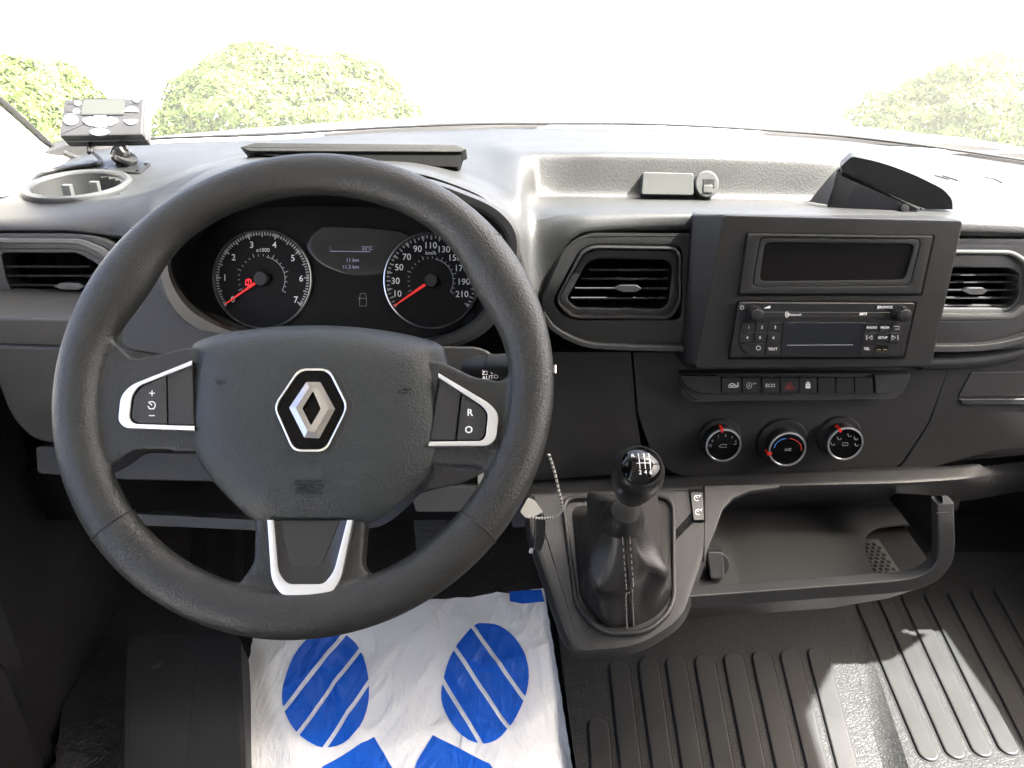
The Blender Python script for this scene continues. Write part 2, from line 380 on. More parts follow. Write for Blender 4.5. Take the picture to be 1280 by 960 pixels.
def mat_ground():
    m, nt, b, o = newmat('pale_concrete_yard'); N = nt.nodes.new; Lk = nt.links.new
    tc = N('ShaderNodeTexCoord'); n = N('ShaderNodeTexNoise'); n.inputs['Scale'].default_value = 1.3; n.inputs['Detail'].default_value = 8; Lk(tc.outputs['Object'], n.inputs[0])
    cr = N('ShaderNodeMix'); cr.data_type = 'RGBA'; cr.inputs[6].default_value = (.36, .355, .34, 1); cr.inputs[7].default_value = (.52, .51, .48, 1); Lk(n.outputs[0], cr.inputs[0]); Lk(cr.outputs[2], b.inputs['Base Color'])
    b.inputs['Roughness'].default_value = .9; return m
M['ground'] = mat_ground()
M['kerb'] = plastic('kerb_stone', (.10, .085, .07), .9, 0)
def mat_leaf(name, a, c):
    m, nt, b, o = newmat(name); N = nt.nodes.new; Lk = nt.links.new
    tc = N('ShaderNodeTexCoord'); n = N('ShaderNodeTexNoise'); n.inputs['Scale'].default_value = 9; n.inputs['Detail'].default_value = 4; Lk(tc.outputs['Object'], n.inputs[0])
    mr = N('ShaderNodeMapRange'); mr.inputs[1].default_value = .35; mr.inputs[2].default_value = .65; Lk(n.outputs[0], mr.inputs[0])
    cr = N('ShaderNodeMix'); cr.data_type = 'RGBA'; cr.inputs[6].default_value = (*a, 1); cr.inputs[7].default_value = (*c, 1); Lk(mr.outputs[0], cr.inputs[0]); Lk(cr.outputs[2], b.inputs['Base Color'])
    b.inputs['Roughness'].default_value = .6; tl = N('ShaderNodeBsdfTranslucent'); Lk(cr.outputs[2], tl.inputs[0]); mx = N('ShaderNodeMixShader'); mx.inputs[0].default_value = .45
    Lk(b.outputs[0], mx.inputs[1]); Lk(tl.outputs[0], mx.inputs[2]); Lk(mx.outputs[0], o.inputs[0]); return m
M['leaf'] = mat_leaf('shrub_leaves', (.075, .125, .022), (.17, .225, .045))
M['bark'] = plastic('shrub_bark', (.10, .075, .05), .9, 0)

# ================================================================== outside
GZ = -1.5
struct('ground', ([Vector((-300, -300, GZ)), Vector((300, -300, GZ)), Vector((300, 300, GZ)), Vector((-300, 300, GZ))], [(0, 1, 2, 3)]), M['ground'],
       'pale concrete yard in front of the van, washed out by sun', 'ground', flat=True)
kb = box((0, 15.6, GZ + .06), 60, .25, .12)
struct('kerb', kb, M['kerb'], 'low stone kerb crossing the far side of the yard', 'kerb')

def bush(name, label, c, rx, ry, hz, n, seed):
    rnd = random.Random(seed); t = thing(name, label, 'shrub', (c[0], c[1], GZ), 'shrubs in front of the van')
    V = []; Fc = []
    for i in range(n):
        th = rnd.uniform(0, 2 * math.pi); ph = math.asin(rnd.uniform(0, 1) ** .8)
        d_ = Vector((math.cos(ph) * math.cos(th), math.cos(ph) * math.sin(th), math.sin(ph)))
        rr = (1 + .16 * noise.noise(d_ * 2.2 + Vector((seed * 7, 0, 0))) + .10 * noise.noise(d_ * 6 + Vector((0, seed * 5, 0)))) * (1 - .13 * rnd.random() ** 2) / 1.05
        q = Vector((c[0] + rx * d_.x * rr, c[1] + ry * d_.y * rr, GZ + hz * d_.z * rr))
        s = rnd.uniform(.022, .05); nrm = Vector((d_.x, d_.y, d_.z + .3)) + Vector((rnd.gauss(0, .6), rnd.gauss(0, .6), rnd.gauss(0, .6)))
        nrm.normalize(); a = nrm.orthogonal().normalized(); a.rotate(Matrix.Rotation(rnd.uniform(0, 6.28), 3, nrm)); b = nrm.cross(a)
        k = len(V); V += [q - a * s, q + b * s * .4, q + a * s + nrm * s * .3, q - b * s * .4]; Fc.append((k, k + 1, k + 2, k + 3))
    f = obj('foliage', (V, Fc), M['leaf'], t, flat=True, angle=180)
    for j in range(6):
        a = rnd.uniform(0, 6.28); e = Vector((c[0] + rx * .6 * math.cos(a), c[1] + ry * .6 * math.sin(a), GZ + hz * .75)); b0 = Vector((c[0] + .1 * math.cos(a), c[1] + .1 * math.sin(a), GZ))
        obj('stem', tube([b0, b0.lerp(e, .5) + Vector((0, 0, .1)), e], [.03, .02, .008], 6), M['bark'], t)
    return t
def at_y(px, py, Y): return at(px, py, Y)
p = at(342, 50, 9.0); bush('shrub', 'wide rounded green shrub beyond the instrument panel and bonnet', (p.x, 9.2), 1.5, 1.1, p.z - GZ, 30000, 1)
p = at(-30, 62, 8.6); bush('shrub', 'green shrub beyond the windscreen pillar, behind the dash-top control unit', (p.x, 8.8), 1.15, .9, p.z - GZ, 22000, 2)
p = at(1285, 68, 8.6); bush('shrub', 'green shrub beyond the passenger end of the bonnet', (p.x, 8.8), 1.55, 1.0, p.z - GZ, 28000, 3)

# ================================================================== van body round the cab
XS = [-300 + 12 * i for i in range(176)]
WB = [(-300, 222, 1.17), (0, 201, 1.23), (75, 193, 1.26), (190, 179, 1.31), (330, 174, 1.34), (500, 164, 1.37), (640, 160, 1.38), (760, 160, 1.38), (1000, 171, 1.37), (1280, 206, 1.30), (1760, 300, 1.12)]
base = [at(x, *interp(WB, x)) for x in XS]
top = [Vector((max(-.78, min(1.32, b.x * 1.0)), .775, .37)) for b in base]
rows = []
for j in range(9):
    s = j / 8; rows.append([b.lerp(t_, s) + Vector((0, .06 * math.sin(math.pi * s), .05 * math.sin(math.pi * s))) + Vector((0, .012, .004)) for b, t_ in zip(base, top)])
ws = obj('windscreen', loft(rows, closed=False), M['glass']); tag(ws, 'clear curved windscreen rising from the far edge of the dashboard', 'windscreen')
sl = [at(x, *interp(WB, x)) + Vector((0, .006, .006)) for x in range(60, 1700, 16)]
o = obj('windscreen_seal', tube(sl, .0022, 8), M['rubber']); tag(o, 'thin black rubber seal along the foot of the windscreen', 'seal')
CW = [(-300, 205, 1.40), (75, 186, 1.44), (190, 174, 1.47), (330, 167, 1.5), (500, 159, 1.5), (640, 155, 1.5), (760, 155, 1.5), (1000, 164, 1.5), (1280, 197, 1.44), (1760, 285, 1.25)]
cw = [at(x, *interp(CW, x)) for x in range(-200, 1700, 16)]
o = obj('cowl_edge', tube(cw, .0022, 8), M['rubber']); tag(o, 'black cowl strip between bonnet and windscreen', 'cowl')
BN = [(-300, 210, 1.75), (100, 184, 1.8), (190, 171, 1.85), (350, 156, 1.9), (508, 146, 1.95), (640, 141, 1.95), (900, 143, 1.95), (1090, 157, 1.9), (1280, 184, 1.8), (1760, 275, 1.6)]
bx = XS[8:]
r0 = [at(x, *interp(WB, x)) + Vector((0, .02, -.03)) for x in bx]; r1 = [at(x, *interp(CW, x)) + Vector((0, .0, -.004)) for x in bx]; r3 = [at(x, *interp(BN, x)) for x in bx]
r2 = [a.lerp(b, .5) + Vector((0, 0, .004)) for a, b in zip(r1, r3)]; r4 = [p_ + Vector((0, .16, -.06)) for p_ in r3]; r5 = [p_ + Vector((0, .25, -.30)) for p_ in r3]; r6 = [p_ + Vector((0, .28, -.9)) for p_ in r3]
o = obj('bonnet', loft([r0, r1, r2, r3, r4, r5, r6], closed=False), M['paint'], subsurf=1); tag(o, 'white van bonnet beyond the windscreen, blown out by sun', 'bonnet')
def wiper(label, blade, arm):
    w = thing('wiper', label, 'wiper', at(*blade[0]), 'windscreen wipers')
    obj('blade', tube(smooth_open([at(*q) for q in blade], 24), [.004 + .008 * math.sin(math.pi * i / 23) for i in range(24)], 8), M['rubber'], w)
    obj('arm', tube(smooth_open([at(*q) for q in arm], 16), .006, 8), M['rubber'], w)
wiper('black wiper lying at the foot of the windscreen above the slotted dash tray', [(405, 170, 1.44), (520, 164, 1.46), (600, 159, 1.47), (684, 155, 1.48)], [(560, 163, 1.47), (620, 160, 1.48), (672, 156.5, 1.49)])
wiper('black wiper lying at the foot of the windscreen behind the phone holder', [(955, 167, 1.47), (1090, 173, 1.46), (1200, 180, 1.44), (1330, 197, 1.40)], [(1130, 175, 1.46), (1220, 183, 1.44), (1330, 201, 1.40)])

SH = M['headliner']; BK = M['carpet']
def prism_xy(pts, z0, z1): return loft([[Vector((x, y, z0)) for x, y in pts], [Vector((x, y, z1)) for x, y in pts]], True, True)
struct('cab_roof', prism_xy([(-.85, -.68), (1.30, -.68), (1.30, .75), (1.2, .76), (1.13, .768), (.95, .768), (.5, .77), (-.20, .77), (-.60, .745), (-.85, .68)], .375, .43), SH, 'pale headliner over the cab', 'roof')
sv = obj('visor_blocker', loft([[Vector((x, .762, .355)), Vector((x, .762, .335)), Vector((x, .885, .222)), Vector((x, .893, .232))] for x in (-.50, -.49, -.06, -.05)], True, True), SH); tag(sv, 'unseen visor-shaped blocker added to shade the driver end of the dash top', 'light blocker')  # added out of view to keep sun off the dash top by the door
struct('cab_rear_wall', box((.27, -.66, -.3), 2.2, .04, 1.4), SH, 'pale partition behind the seats', 'wall')
struct('cab_floor', box((.16, .35, -.99), 2.45, 2.1, .04), BK, 'dark floor of the cab under the mats', 'floor')
struct('cab_firewall', box((.27, 1.385, -.63), 2.2, .03, .78), BK, 'dark bulkhead under the dashboard', 'wall')
# right door with a window opening
rd = thing('passenger_door', 'grey passenger door with open window beside the dashboard', 'door', (1.14, .4, -.97), kind='structure')
obj('door_card', box((1.14, .38, -.62), .05, 2.11, .70), M['doordark'], rd)
obj('window_frame', box((1.14, -.05, .31), .05, 1.25, .14), M['beige'], rd)
obj('door_post', box((1.14, -.42, .02), .05, .5, .46), M['beige'], rd)
pl_ = [Vector((1.27, 1.22, -.22)), Vector((1.27, .80, .36)), ]
rp = tube([Vector((1.17, 1.16, -.27)), Vector((1.15, .86, .06)), Vector((1.13, .50, .38))], .036, 12)
struct('windscreen_pillar', rp, M['beige'], 'pale windscreen pillar at the passenger side', 'pillar')
# ================================================================== dashboard
dash = thing('dashboard', 'grey moulded van dashboard running the full width under the windscreen', 'dashboard', (.2, .9, -.6))
XD = [-300 + 8 * i for i in range(258)]
R1_ = [(-300, 240, 1.05), (0, 216, 1.08), (75, 209, 1.10), (190, 192, 1.16), (330, 180, 1.24), (500, 172, 1.26), (600, 178, 1.16), (640, 184, 1.07), (652, 187, 1.055), (666, 189.5, 1.036), (700, 190, 1.035), (760, 190, 1.03), (1000, 196, 1.03), (1050, 199, 1.03), (1120, 208, 1.08), (1280, 228, 1.06), (1760, 322, .98)]
R1b = [(-300, 245, 1.04), (0, 221, 1.06), (75, 214, 1.08), (190, 197, 1.13), (330, 183, 1.19), (500, 176, 1.20), (600, 186, 1.10), (640, 192, 1.03), (652, 195, 1.02), (666, 193, 1.03), (700, 193, 1.03), (760, 193, 1.027), (1000, 199, 1.027), (1050, 202, 1.027), (1120, 213, 1.05), (1280, 234, 1.04), (1760, 327, .96)]
R2b = [(-300, 262, .96), (0, 243, .985), (75, 238, .99), (190, 223, 1.01), (250, 205, 1.03), (330, 189, 1.07), (500, 189, 1.06), (600, 218, .96), (640, 236, .91), (652, 240, .905), (666, 244.5, 1.003), (700, 245, 1.008), (760, 246, 1.008), (1000, 250, 1.008), (1050, 253, 1.005), (1120, 256, .96), (1280, 260, .935), (1760, 343, .87)]
R2_ = [(-300, 266, .95), (0, 247, .97), (75, 242, .98), (190, 227, 1.0), (250, 207, 1.02), (330, 191, 1.06), (500, 193, 1.05), (600, 225, .94), (640, 241, .90), (652, 245, .895), (666, 248.5, .99), (700, 249, 1.0), (760, 249.5, 1.0), (1000, 253.5, 1.0), (1050, 256, .99), (1120, 258, .95), (1280, 263, .925), (1760, 346, .86)]
R3_ = [(-300, 290, .88), (0, 272, .895), (75, 268, .90), (150, 262, .90), (190, 240, .93), (250, 212, .95), (330, 199, .95), (500, 207, .93), (600, 236, .885), (640, 262, .868), (665, 268, .88), (690, 267, .875), (760, 264, .87), (900, 264, .86), (1200, 273, .865), (1280, 277, .865), (1760, 352, .83)]
R4_ = [(-300, 306, .86), (0, 289, .872), (75, 289, .872), (140, 296, .875), (185, 300, .86), (200, 275, .86), (225, 246, .86), (260, 226, .86), (330, 209, .86), (500, 214, .85), (590, 240, .84), (630, 272, .835), (650, 330, .835), (662, 392, .84), (676, 378, .85), (700, 322, .856), (714, 302, .856), (734, 291, .856), (800, 288, .856), (880, 288, .856), (1200, 294, .858), (1280, 296, .858), (1760, 372, .83)]
R5_ = [(k[0], k[1] + 3, k[2] + .012) for k in R4_]
R6_ = [(k[0], k[1] + 4, k[2] + .06) for k in R4_]
R0_ = [(k[0], k[1] + .6, k[2] - .004) for k in WB]
Rm = []
for k in WB:
    a = interp(R1_, k[0]); Rm.append((k[0], k[1] * .45 + a[0] * .55, k[2] * .45 + a[1] * .55))
def row(keys): return [at(x, *interp(keys, x)) for x in XD]
def mid(a, b, t=.5, lift=0.0): return [p_.lerp(q_, t) + Vector((0, 0, lift)) for p_, q_ in zip(a, b)]
rr = [row(R0_), row(Rm), row(R1_), row(R1b), None, row(R2b), row(R2_), None, row(R3_), None, row(R4_), row(R5_), row(R6_)]
rr[4] = mid(rr[3], rr[5]); rr[7] = mid(rr[6], rr[8], .55, .0015); rr[9] = mid(rr[8], rr[10], .5, .003)
pad = obj('top_pad', loft(rr, closed=False), M['top'], dash, angle=60, subsurf=2)
# open the pad under the cup holder
dg_ = bpy.context.evaluated_depsgraph_get(); me_ = bpy.data.meshes.new_from_object(pad.evaluated_get(dg_)); pad.modifiers.clear()
from mathutils.bvhtree import BVHTree
bm_ = bmesh.new(); bm_.from_mesh(me_); off = WL[pad.name]; kill = []
PADT = BVHTree.FromBMesh(bm_)
def on_pad(x, y, lift=0.0):         # the point of the dash top seen at a pixel
    h_ = PADT.ray_cast(-off, ray(x, y).normalized()); return (h_[0] + off + h_[1].normalized() * (lift if h_[1].z > 0 else -lift)) if h_[0] else at(x, y, 1.0)
for f_ in bm_.faces:
    w_ = f_.calc_center_median() + off; dz_ = w_.dot(FW); x_ = 640 + FPX * w_.x / dz_; y_ = 480 - FPX * w_.dot(UP) / dz_
    if ((x_ - 98) / 60) ** 2 + ((y_ - 234.3) / 15.2) ** 2 < 1: kill.append(f_)
bmesh.ops.delete(bm_, geom=kill, context='FACES'); bm_.to_mesh(me_); bm_.free(); pad.data = me_
for p_ in me_.polygons: p_.use_smooth = True
# dark inner body behind all panels
body = [[Vector((x, .93, z)) for x in (-.66, .2, 1.2)] for z in (-.27, -.60)] + [[Vector((x, 1.0, -.62)) for x in (-.66, .2, 1.2)]]
obj('inner_body', loft(body, closed=False), M['void'], dash)
# slotted recess in the top behind the wheel
PS = Plane(at(440, 190, 1.06), (0, -.35, .94))
slot_o = [(300, 184), (330, 178), (560, 180), (583, 184), (572, 208), (330, 191)]
slot_i = [(312, 185), (333, 181), (557, 182.5), (574, 186), (566, 205), (334, 189)]
# raised tray: rear wall standing up from the pad
PSv = Plane(on_pad(450, 199.5), tilt(34))
obj('tray_lip', slab(PSv, [(299, 184), (318, 178), (572, 180.5), (584, 186), (577, 190), (312, 189)], -.02, .006, .003, 3), M['top'], dash)
obj('slot_shade', slab(PSv, [(308, 188.5), (578, 189.5), (572, 209), (470, 205), (330, 194)], -.02, .003, .001, 2), M['void'], dash)  # near-black raised face paints the shade of the slot opening
# cubby: cover plate and usb socket on the recessed wall
PW = Plane(at(850, 225, 1.02), tilt(24))
PWp = Plane(at(850, 225, 1.005), tilt(20))
obj('cover_plate', slab(PWp, [(804, 215), (867, 216.5), (867, 244), (802, 243)], -.012, .004, .002, 3), M['plate'], dash)
us = obj('usb_socket', slab(PWp, arc(884, 230, 15, 17, 0, 345, 24), -.012, .005, .002), M['plate'], dash)
obj('socket_mouth', slab(PWp, [(879, 224), (893, 224), (893, 235), (879, 235)], .004, .0055, 0), M['black'], us)
obj('socket_tongue', slab(PWp, [(879.5, 231), (890.5, 231), (891, 241), (879, 241)], .004, .0065, .001), M['plate'], us)

for ln in (((1168, 219.5), (1186, 224.5)), ((1178, 220), (1197, 226)), ((1231, 222), (1243, 224), (1252, 229))):
    obj('demister_slit', tube([on_pad(x, y, .0004) for x, y in ln], .0010, 6), M['black'], dash)
# ---------------------------------------------------------------- instrument hood and cluster
OB = [(196, 335), (206, 378), (236, 412), (300, 432), (420, 440), (540, 438), (606, 416), (640, 362), (650, 300), (630, 264), (585, 240), (515, 219), (400, 208), (300, 218), (235, 252), (206, 292)]
IB = [(214, 333), (228, 366), (256, 392), (310, 414), (420, 424), (535, 422), (592, 400), (622, 352), (634, 304), (612, 272), (568, 252), (508, 234), (402, 224), (308, 232), (250, 262), (222, 298)]
CB = [(238, 340), (246, 372), (270, 398), (322, 416), (425, 424), (530, 422), (580, 400), (606, 352), (612, 310), (596, 284), (560, 270), (505, 262), (404, 258), (312, 262), (266, 280), (246, 308)]
hood = obj('instrument_hood', loft([[at(p_.x, p_.y, .865) for p_ in smooth_closed(OB, 96)], [at(p_.x, p_.y, .80) for p_ in smooth_closed(OB, 96)],
            [at(p_.x, p_.y, .785) for p_ in smooth_closed([((a[0] * .75 + b[0] * .25), (a[1] * .75 + b[1] * .25)) for a, b in zip(OB, IB)], 96)],
            [at(p_.x, p_.y, .785) for p_ in smooth_closed([((a[0] * .25 + b[0] * .75), (a[1] * .25 + b[1] * .75)) for a, b in zip(OB, IB)], 96)],
            [at(p_.x, p_.y, .80) for p_ in smooth_closed(IB, 96)]]), plastic('hood_trim', (.050, .051, .049), .45, 500, .0002, .3), dash)
cl = thing('instrument_cluster', 'black instrument cluster with two round dials behind the steering wheel', 'dials', at(430, 350, .85))
PI = Plane(at(430, 350, .845), tilt(24))
obj('housing', loft([[at(p_.x, p_.y, .799) for p_ in smooth_closed(IB, 96)], [at(p_.x, p_.y, .825) for p_ in smooth_closed([((a[0] + b[0]) / 2, (a[1] + b[1]) / 2) for a, b in zip(IB, CB)], 96)],
     [PI.px(p_.x, p_.y, 0) for p_ in smooth_closed(CB, 96)]], cap1=True), M['dial'], cl)
def dial(name, label, cx, cy, rp, n_major, a0, a1, step, nums, unit, upos, needle, mats):
    d = obj(name, slab(PI, arc(cx, cy, rp, rp * .99, 0, 354, 60), -.002, .002, 0), M['dial'], cl)
    d['label'] = label
    cu, cv = PI.up(cx, cy, .002); ru = abs(PI.up(cx + rp, cy, .002)[0] - cu)
    L = [[PI.w(cu + r_ * math.cos(t), cv + r_ * math.sin(t), h) for t in [2 * math.pi * i / 72 for i in range(72)]] for r_, h in ((ru * 1.0, .001), (ru * .995, .0055), (ru * .975, .006), (ru * .965, .0015))]
    obj('dial_ring', loft(L), M['satin'], d)
    ms = []; nt_ = n_major * step
    for i in range(nt_ + 1):
        a = R(a0 + (a1 - a0) * i / nt_); maj = i % step == 0; half = step > 2 and i % step == step // 2
        ro = ru * .94; ri = ru * (.83 if maj else (.85 if half else .88)); w = ru * (.04 if maj else .014)
        u_, v_ = math.cos(a), math.sin(a); q = Vector((-v_, u_)) * w
        P = lambda r_, s: PI.w(cu + u_ * r_ + q.x * s, cv + v_ * r_ + q.y * s, .0028)
        ms.append(([P(ro, 1), P(ro, -1), P(ri, -.15 if maj else -1), P(ri, .15 if maj else 1)], [(0, 1, 2, 3)]))
    nn = 20
    for i in range(nn + 1):
        a = R(205 - 235 * i / nn); ri = ru * .46; ro = ru * (.54 if i % 4 == 0 else .50); u_, v_ = math.cos(a), math.sin(a); q = Vector((-v_, u_)) * ru * .008
        P = lambda r_, s: PI.w(cu + u_ * r_ + q.x * s, cv + v_ * r_ + q.y * s, .0028)
        ms.append(([P(ro, 1), P(ro, -1), P(ri, -1), P(ri, 1)], [(0, 1, 2, 3)]))
    A = [PI.w(cu + ru * .46 * math.cos(R(80 - 110 * i / 20)), cv + ru * .46 * math.sin(R(80 - 110 * i / 20)), .0028) for i in range(21)]; B = [PI.w(cu + ru * .445 * math.cos(R(80 - 110 * i / 20)), cv + ru * .445 * math.sin(R(80 - 110 * i / 20)), .0028) for i in range(21)]
    ms.append(loft([A, B], closed=False))
    obj('scale_marks', join(*ms), M['greyprint'], d, flat=True)['kind'] = 'stuff'
    obj('numerals', join(*[glyphs(s, .0098, PI, x, y, .003, bold=.004) for s, x, y in nums], glyphs(unit, .006, PI, upos[0], upos[1], .003)), M['white'], d, flat=True)
    tip = PI.up(needle[0], needle[1], .006); dv = Vector((tip[0] - cu, tip[1] - cv)); q = Vector((-dv.y, dv.x)).normalized(); st = Vector((cu, cv)) + dv * .16
    nd = [PI.w(*(st + q * .0016), .006), PI.w(*(st - q * .0016), .006), PI.w(tip[0] - q.x * .0005, tip[1] - q.y * .0005, .005), PI.w(tip[0] + q.x * .0005, tip[1] + q.y * .0005, .005)]
    nd2 = [p_ + PI.N * .0015 for p_ in nd]
    obj('needle', (nd + nd2, [(3, 2, 1, 0), (4, 5, 6, 7), (0, 1, 5, 4), (1, 2, 6, 5), (2, 3, 7, 6), (3, 0, 4, 7)]), M['rednd'], d)
    obj('needle_hub', lathe(PI.w(cu, cv, .003), PI.N, [(ru * .15, 0), (ru * .15, .006), (ru * .13, .008), (.0001, .008)], 28), M['fascia'], d)
    return d
dial('rev_counter', 'rev counter dial numbered 0 to 7', 328.5, 349, 62, 7, 213.5, -33.5, 10, [('0', 291, 374), ('1', 281, 347), ('2', 292, 321.5), ('3', 314.5, 306), ('4', 343, 306), ('5', 366, 322.5), ('6', 376.5, 348), ('7', 370, 374.5)], 'x1000', (328.5, 312.5), (281.5, 380), None)
dial('speedometer', 'speedometer dial numbered 10 to 210', 539.5, 351, 60, 11, 214, -34, 4, [('10', 497.5, 367), ('30', 494.5, 351), ('50', 499, 334), ('70', 508.5, 321), ('90', 522, 311), ('110', 539, 306.5), ('130', 555.5, 311.5), ('150', 569, 322), ('170', 577, 335), ('190', 580.5, 352), ('210', 577.5, 367.5)], 'km/h', (538.5, 316), (492.5, 382.5), None)
obj('warning_lamp', join(strokes(PI, [arc(310.5, 353, 3.4, 4.2, 0, 360, 20), [(306.5, 350), (314.5, 350)], [(306.5, 356), (314.5, 356)], [(310.5, 348), (310.5, 358)]], .0007, .0032)), M['redlamp'], cl, flat=True)
DP = [(383, 306), (399, 284), (417.5, 282), (459, 283.5), (500, 289), (513, 296), (519, 307), (510, 324), (485, 341), (455, 345), (427, 341), (399, 328)]
dpu = [tuple(p_) for p_ in smooth_closed([PI.up(a, b, .001) for a, b in DP], 72)]; dpu = ccw(dpu)
dpc = sum((Vector(q) for q in dpu), Vector((0, 0))) / len(dpu)
L = [[PI.w(*(dpc + (Vector(q) - dpc) * s_), h) for q in dpu] for s_, h in ((1, .0), (1, .0006), (.985, .0012), (.95, .0016), (.88, .0017), (.7, .0015), (.35, .0014), (.1, .0014))]
ds = obj('display_lens', loft(L, cap1=True), simple('smoked_lens', (.011, .011, .0115), .3, spec=.45), cl)
obj('display_text', join(glyphs('22°C', .0055, PI, 459, 310, .0024), glyphs('11 km', .0058, PI, 441, 325, .0024), glyphs('11.3 km', .0058, PI, 438.5, 333.5, .0024), strokes(PI, [[(413, 314), (463, 314.5)]], .0006, .0024), glyphs(':', .007, PI, 413, 310, .0024)), M['lcdtext'], ds, flat=True)
obj('door_symbol', strokes(PI, [[(449.5, 373), (449.5, 382.5), (458, 382.5), (458, 373), (449.5, 373)], [(449.5, 373), (450.5, 367), (457, 367), (458, 373)], [(450, 372), (447.5, 374)]], .0005, .0015), M['greyprint'], cl, flat=True)

# ---------------------------------------------------------------- vent panels
M['slat'] = plastic('slat_plastic', (.03, .031, .032), .25, 0)
def vent(label, pl, fo, fi, op, ys, tabc, tabw, slx, lip=M['fascia'], liner=None, rr_=10):
    """fo outer frame, fi inner frame line, op opening (pixel corners, same count)"""
    c = pl.px(sum(p_[0] for p_ in op) / len(op), sum(p_[1] for p_ in op) / len(op))
    t = thing('air_vent', label, 'air vent', c)
    obj('frame', ring(pl, fo, fi, -.01, .006, .002, hin=-.004, ro=rr_, ri=rr_ * .9), lip, t)
    obj('liner', ring(pl, fi, op, -.045, -.002, .0015, hin=-.05, ro=rr_ * .9, ri=rr_ * .6), liner or M['black'], t)
    obj('duct', slab(pl, op, -.06, -.048, 0, rr_ * .6), M['void'], t)
    xs0 = min(p_[0] for p_ in op); xs1 = max(p_[0] for p_ in op)
    for y, (xa, xb) in zip(ys, slx):
        a = pl.px(xa, y, -.016); b = pl.px(xb, y, -.016); m_ = (a + b) / 2
        ax = (Vector((1, 0, 0)), Vector((0, .92, -.38)), Vector((0, .38, .92)))
        L = []
        for e in (a, b):
            L.append([e + ax[1] * s_ + ax[2] * h_ for s_, h_ in ((-.010, -.0012), (-.0112, 0), (-.010, .0012), (.012, .0008), (.012, -.0006))])
        obj('slat', loft(L, True, True), M['slat'], t)
    for xx in (.22, .5, .78):
        x_ = xs0 + (xs1 - xs0) * xx
        a = pl.px(x_, min(p_[1] for p_ in op) + 2, -.036); b = pl.px(x_, max(p_[1] for p_ in op) - 2, -.036)
        obj('vertical_vane', box((a + b) / 2, .0012, .016, abs(a.z - b.z)), M['void'], t)
    x, y = tabc; w = tabw
    tb = [(x - w * .5, y), (x - w * .28, y - 4.2), (x + w * .32, y - 4.2), (x + w * .5, y), (x + w * .3, y + 4.2), (x - w * .2, y + 4.2)]
    obj('adjuster_tab', slab(pl, tb, -.014, .0, .0015, 1), M['panelgrey'], t)
    return t
PVL = Plane(at(60, 345, .865), tilt(10)); PVC = Plane(at(775, 360, .850), tilt(9)); PVR = Plane(at(1240, 360, .855), tilt(10))
# fascia plates that carry the vents
obj('fascia', ring(PVL, [(-160, 292), (90, 292), (128, 297), (215, 345), (215, 415), (160, 424), (-160, 412)], [(-150, 312), (98, 312), (124, 325), (158, 340), (140, 380), (98, 390), (-150, 390)], -.03, .001, .003, ro=18, ri=10), M['dash'], dash)
vent('air vent with pale frame line at the door end of the dashboard', PVL,
     [(-60, 297.5), (100, 299), (132, 312), (165, 345), (150, 385), (95, 400), (4, 398), (-50, 385)], [(-50, 304), (98, 305), (126, 318), (156, 347), (143, 380), (92, 392.5), (9, 391.5), (-40, 380)],
     [(1, 316), (96, 316), (120, 329), (140, 349), (132, 370), (95, 382), (21, 381), (8, 350)], [334, 345.5, 357, 369], (86, 358), 40, [(6, 118), (11, 124), (14, 128), (20, 120)], M['plate'], M['bar'])
cf = obj('fascia', ring(PVC, [(674, 379), (700, 316), (732, 291), (905, 291), (905, 438), (735, 437), (700, 419), (682, 401)], [(692, 376), (724, 314), (740, 307), (852, 308), (852, 399.5), (770, 399.5), (718, 399.5), (698, 389)], -.03, .002, .003, ro=14, ri=10), M['fascia'], dash)
obj('fascia_edge', strokes(PVC, [[(679, 377), (690, 350), (703, 320), (714, 304), (724, 297), (735, 293.5), (760, 292.5), (880, 292.5)]], .0016, .0028), M['panelgrey'], cf)
obj('fascia_ledge', flat_sweep(smooth_open([PVC.px(x, y, .006) for x, y in ((678, 392), (690, 408), (709, 420.5), (735, 430), (770, 433), (820, 434.5), (885, 436))], 50), .0030, .006, PVC.N), M['bar'], cf)
vent('black air vent between the steering wheel and the radio', PVC,
     [(693, 377), (726, 314), (741, 307), (845, 308.5), (852.5, 319), (852.5, 380), (838, 400), (713, 399)], [(697, 376), (729, 318), (743, 312), (842, 313), (848.5, 322), (848.5, 378), (835, 395), (717, 394.5)],
     [(708, 374), (733, 330), (746, 323.5), (832, 325), (840, 332), (836, 378), (828, 386), (720, 386)], [338, 349, 361, 373], (785, 361), 34, [(735, 833), (726, 832), (718, 832), (713, 830)], M['btn'], M['black'])
rf = obj('fascia', ring(PVR, [(1120, 297), (1330, 298), (1420, 330), (1420, 395), (1330, 428), (1270, 438), (1120, 438)], [(1150, 315), (1262, 315), (1288, 330), (1288, 380), (1262, 399), (1180, 400), (1150, 399)], -.03, .002, .003, ro=16, ri=12), M['panelgrey'], dash)
vent('air vent with pale frame on the passenger side of the radio', PVR,
     [(1140, 312), (1268, 313), (1288, 326), (1291, 380), (1268, 401), (1140, 401)], [(1146, 318), (1264, 319), (1281, 330), (1284, 377), (1263, 393), (1146, 393)],
     [(1152, 334), (1262, 335), (1275, 342), (1275, 372), (1262, 385), (1152, 385)], [344, 353, 363, 372.5, 382], (1219, 364), 31, [(1154, 1273), (1154, 1273), (1154, 1273), (1154, 1271), (1154, 1268)], M['plate'], M['plate'], 9)
obj('fascia_ledge', flat_sweep(smooth_open([PVR.px(x, y, .007) for x, y in ((1150, 434), (1200, 434), (1240, 431), (1280, 421), (1320, 404), (1360, 380))], 40), .0040, .008, PVR.N), M['bar'], rf)
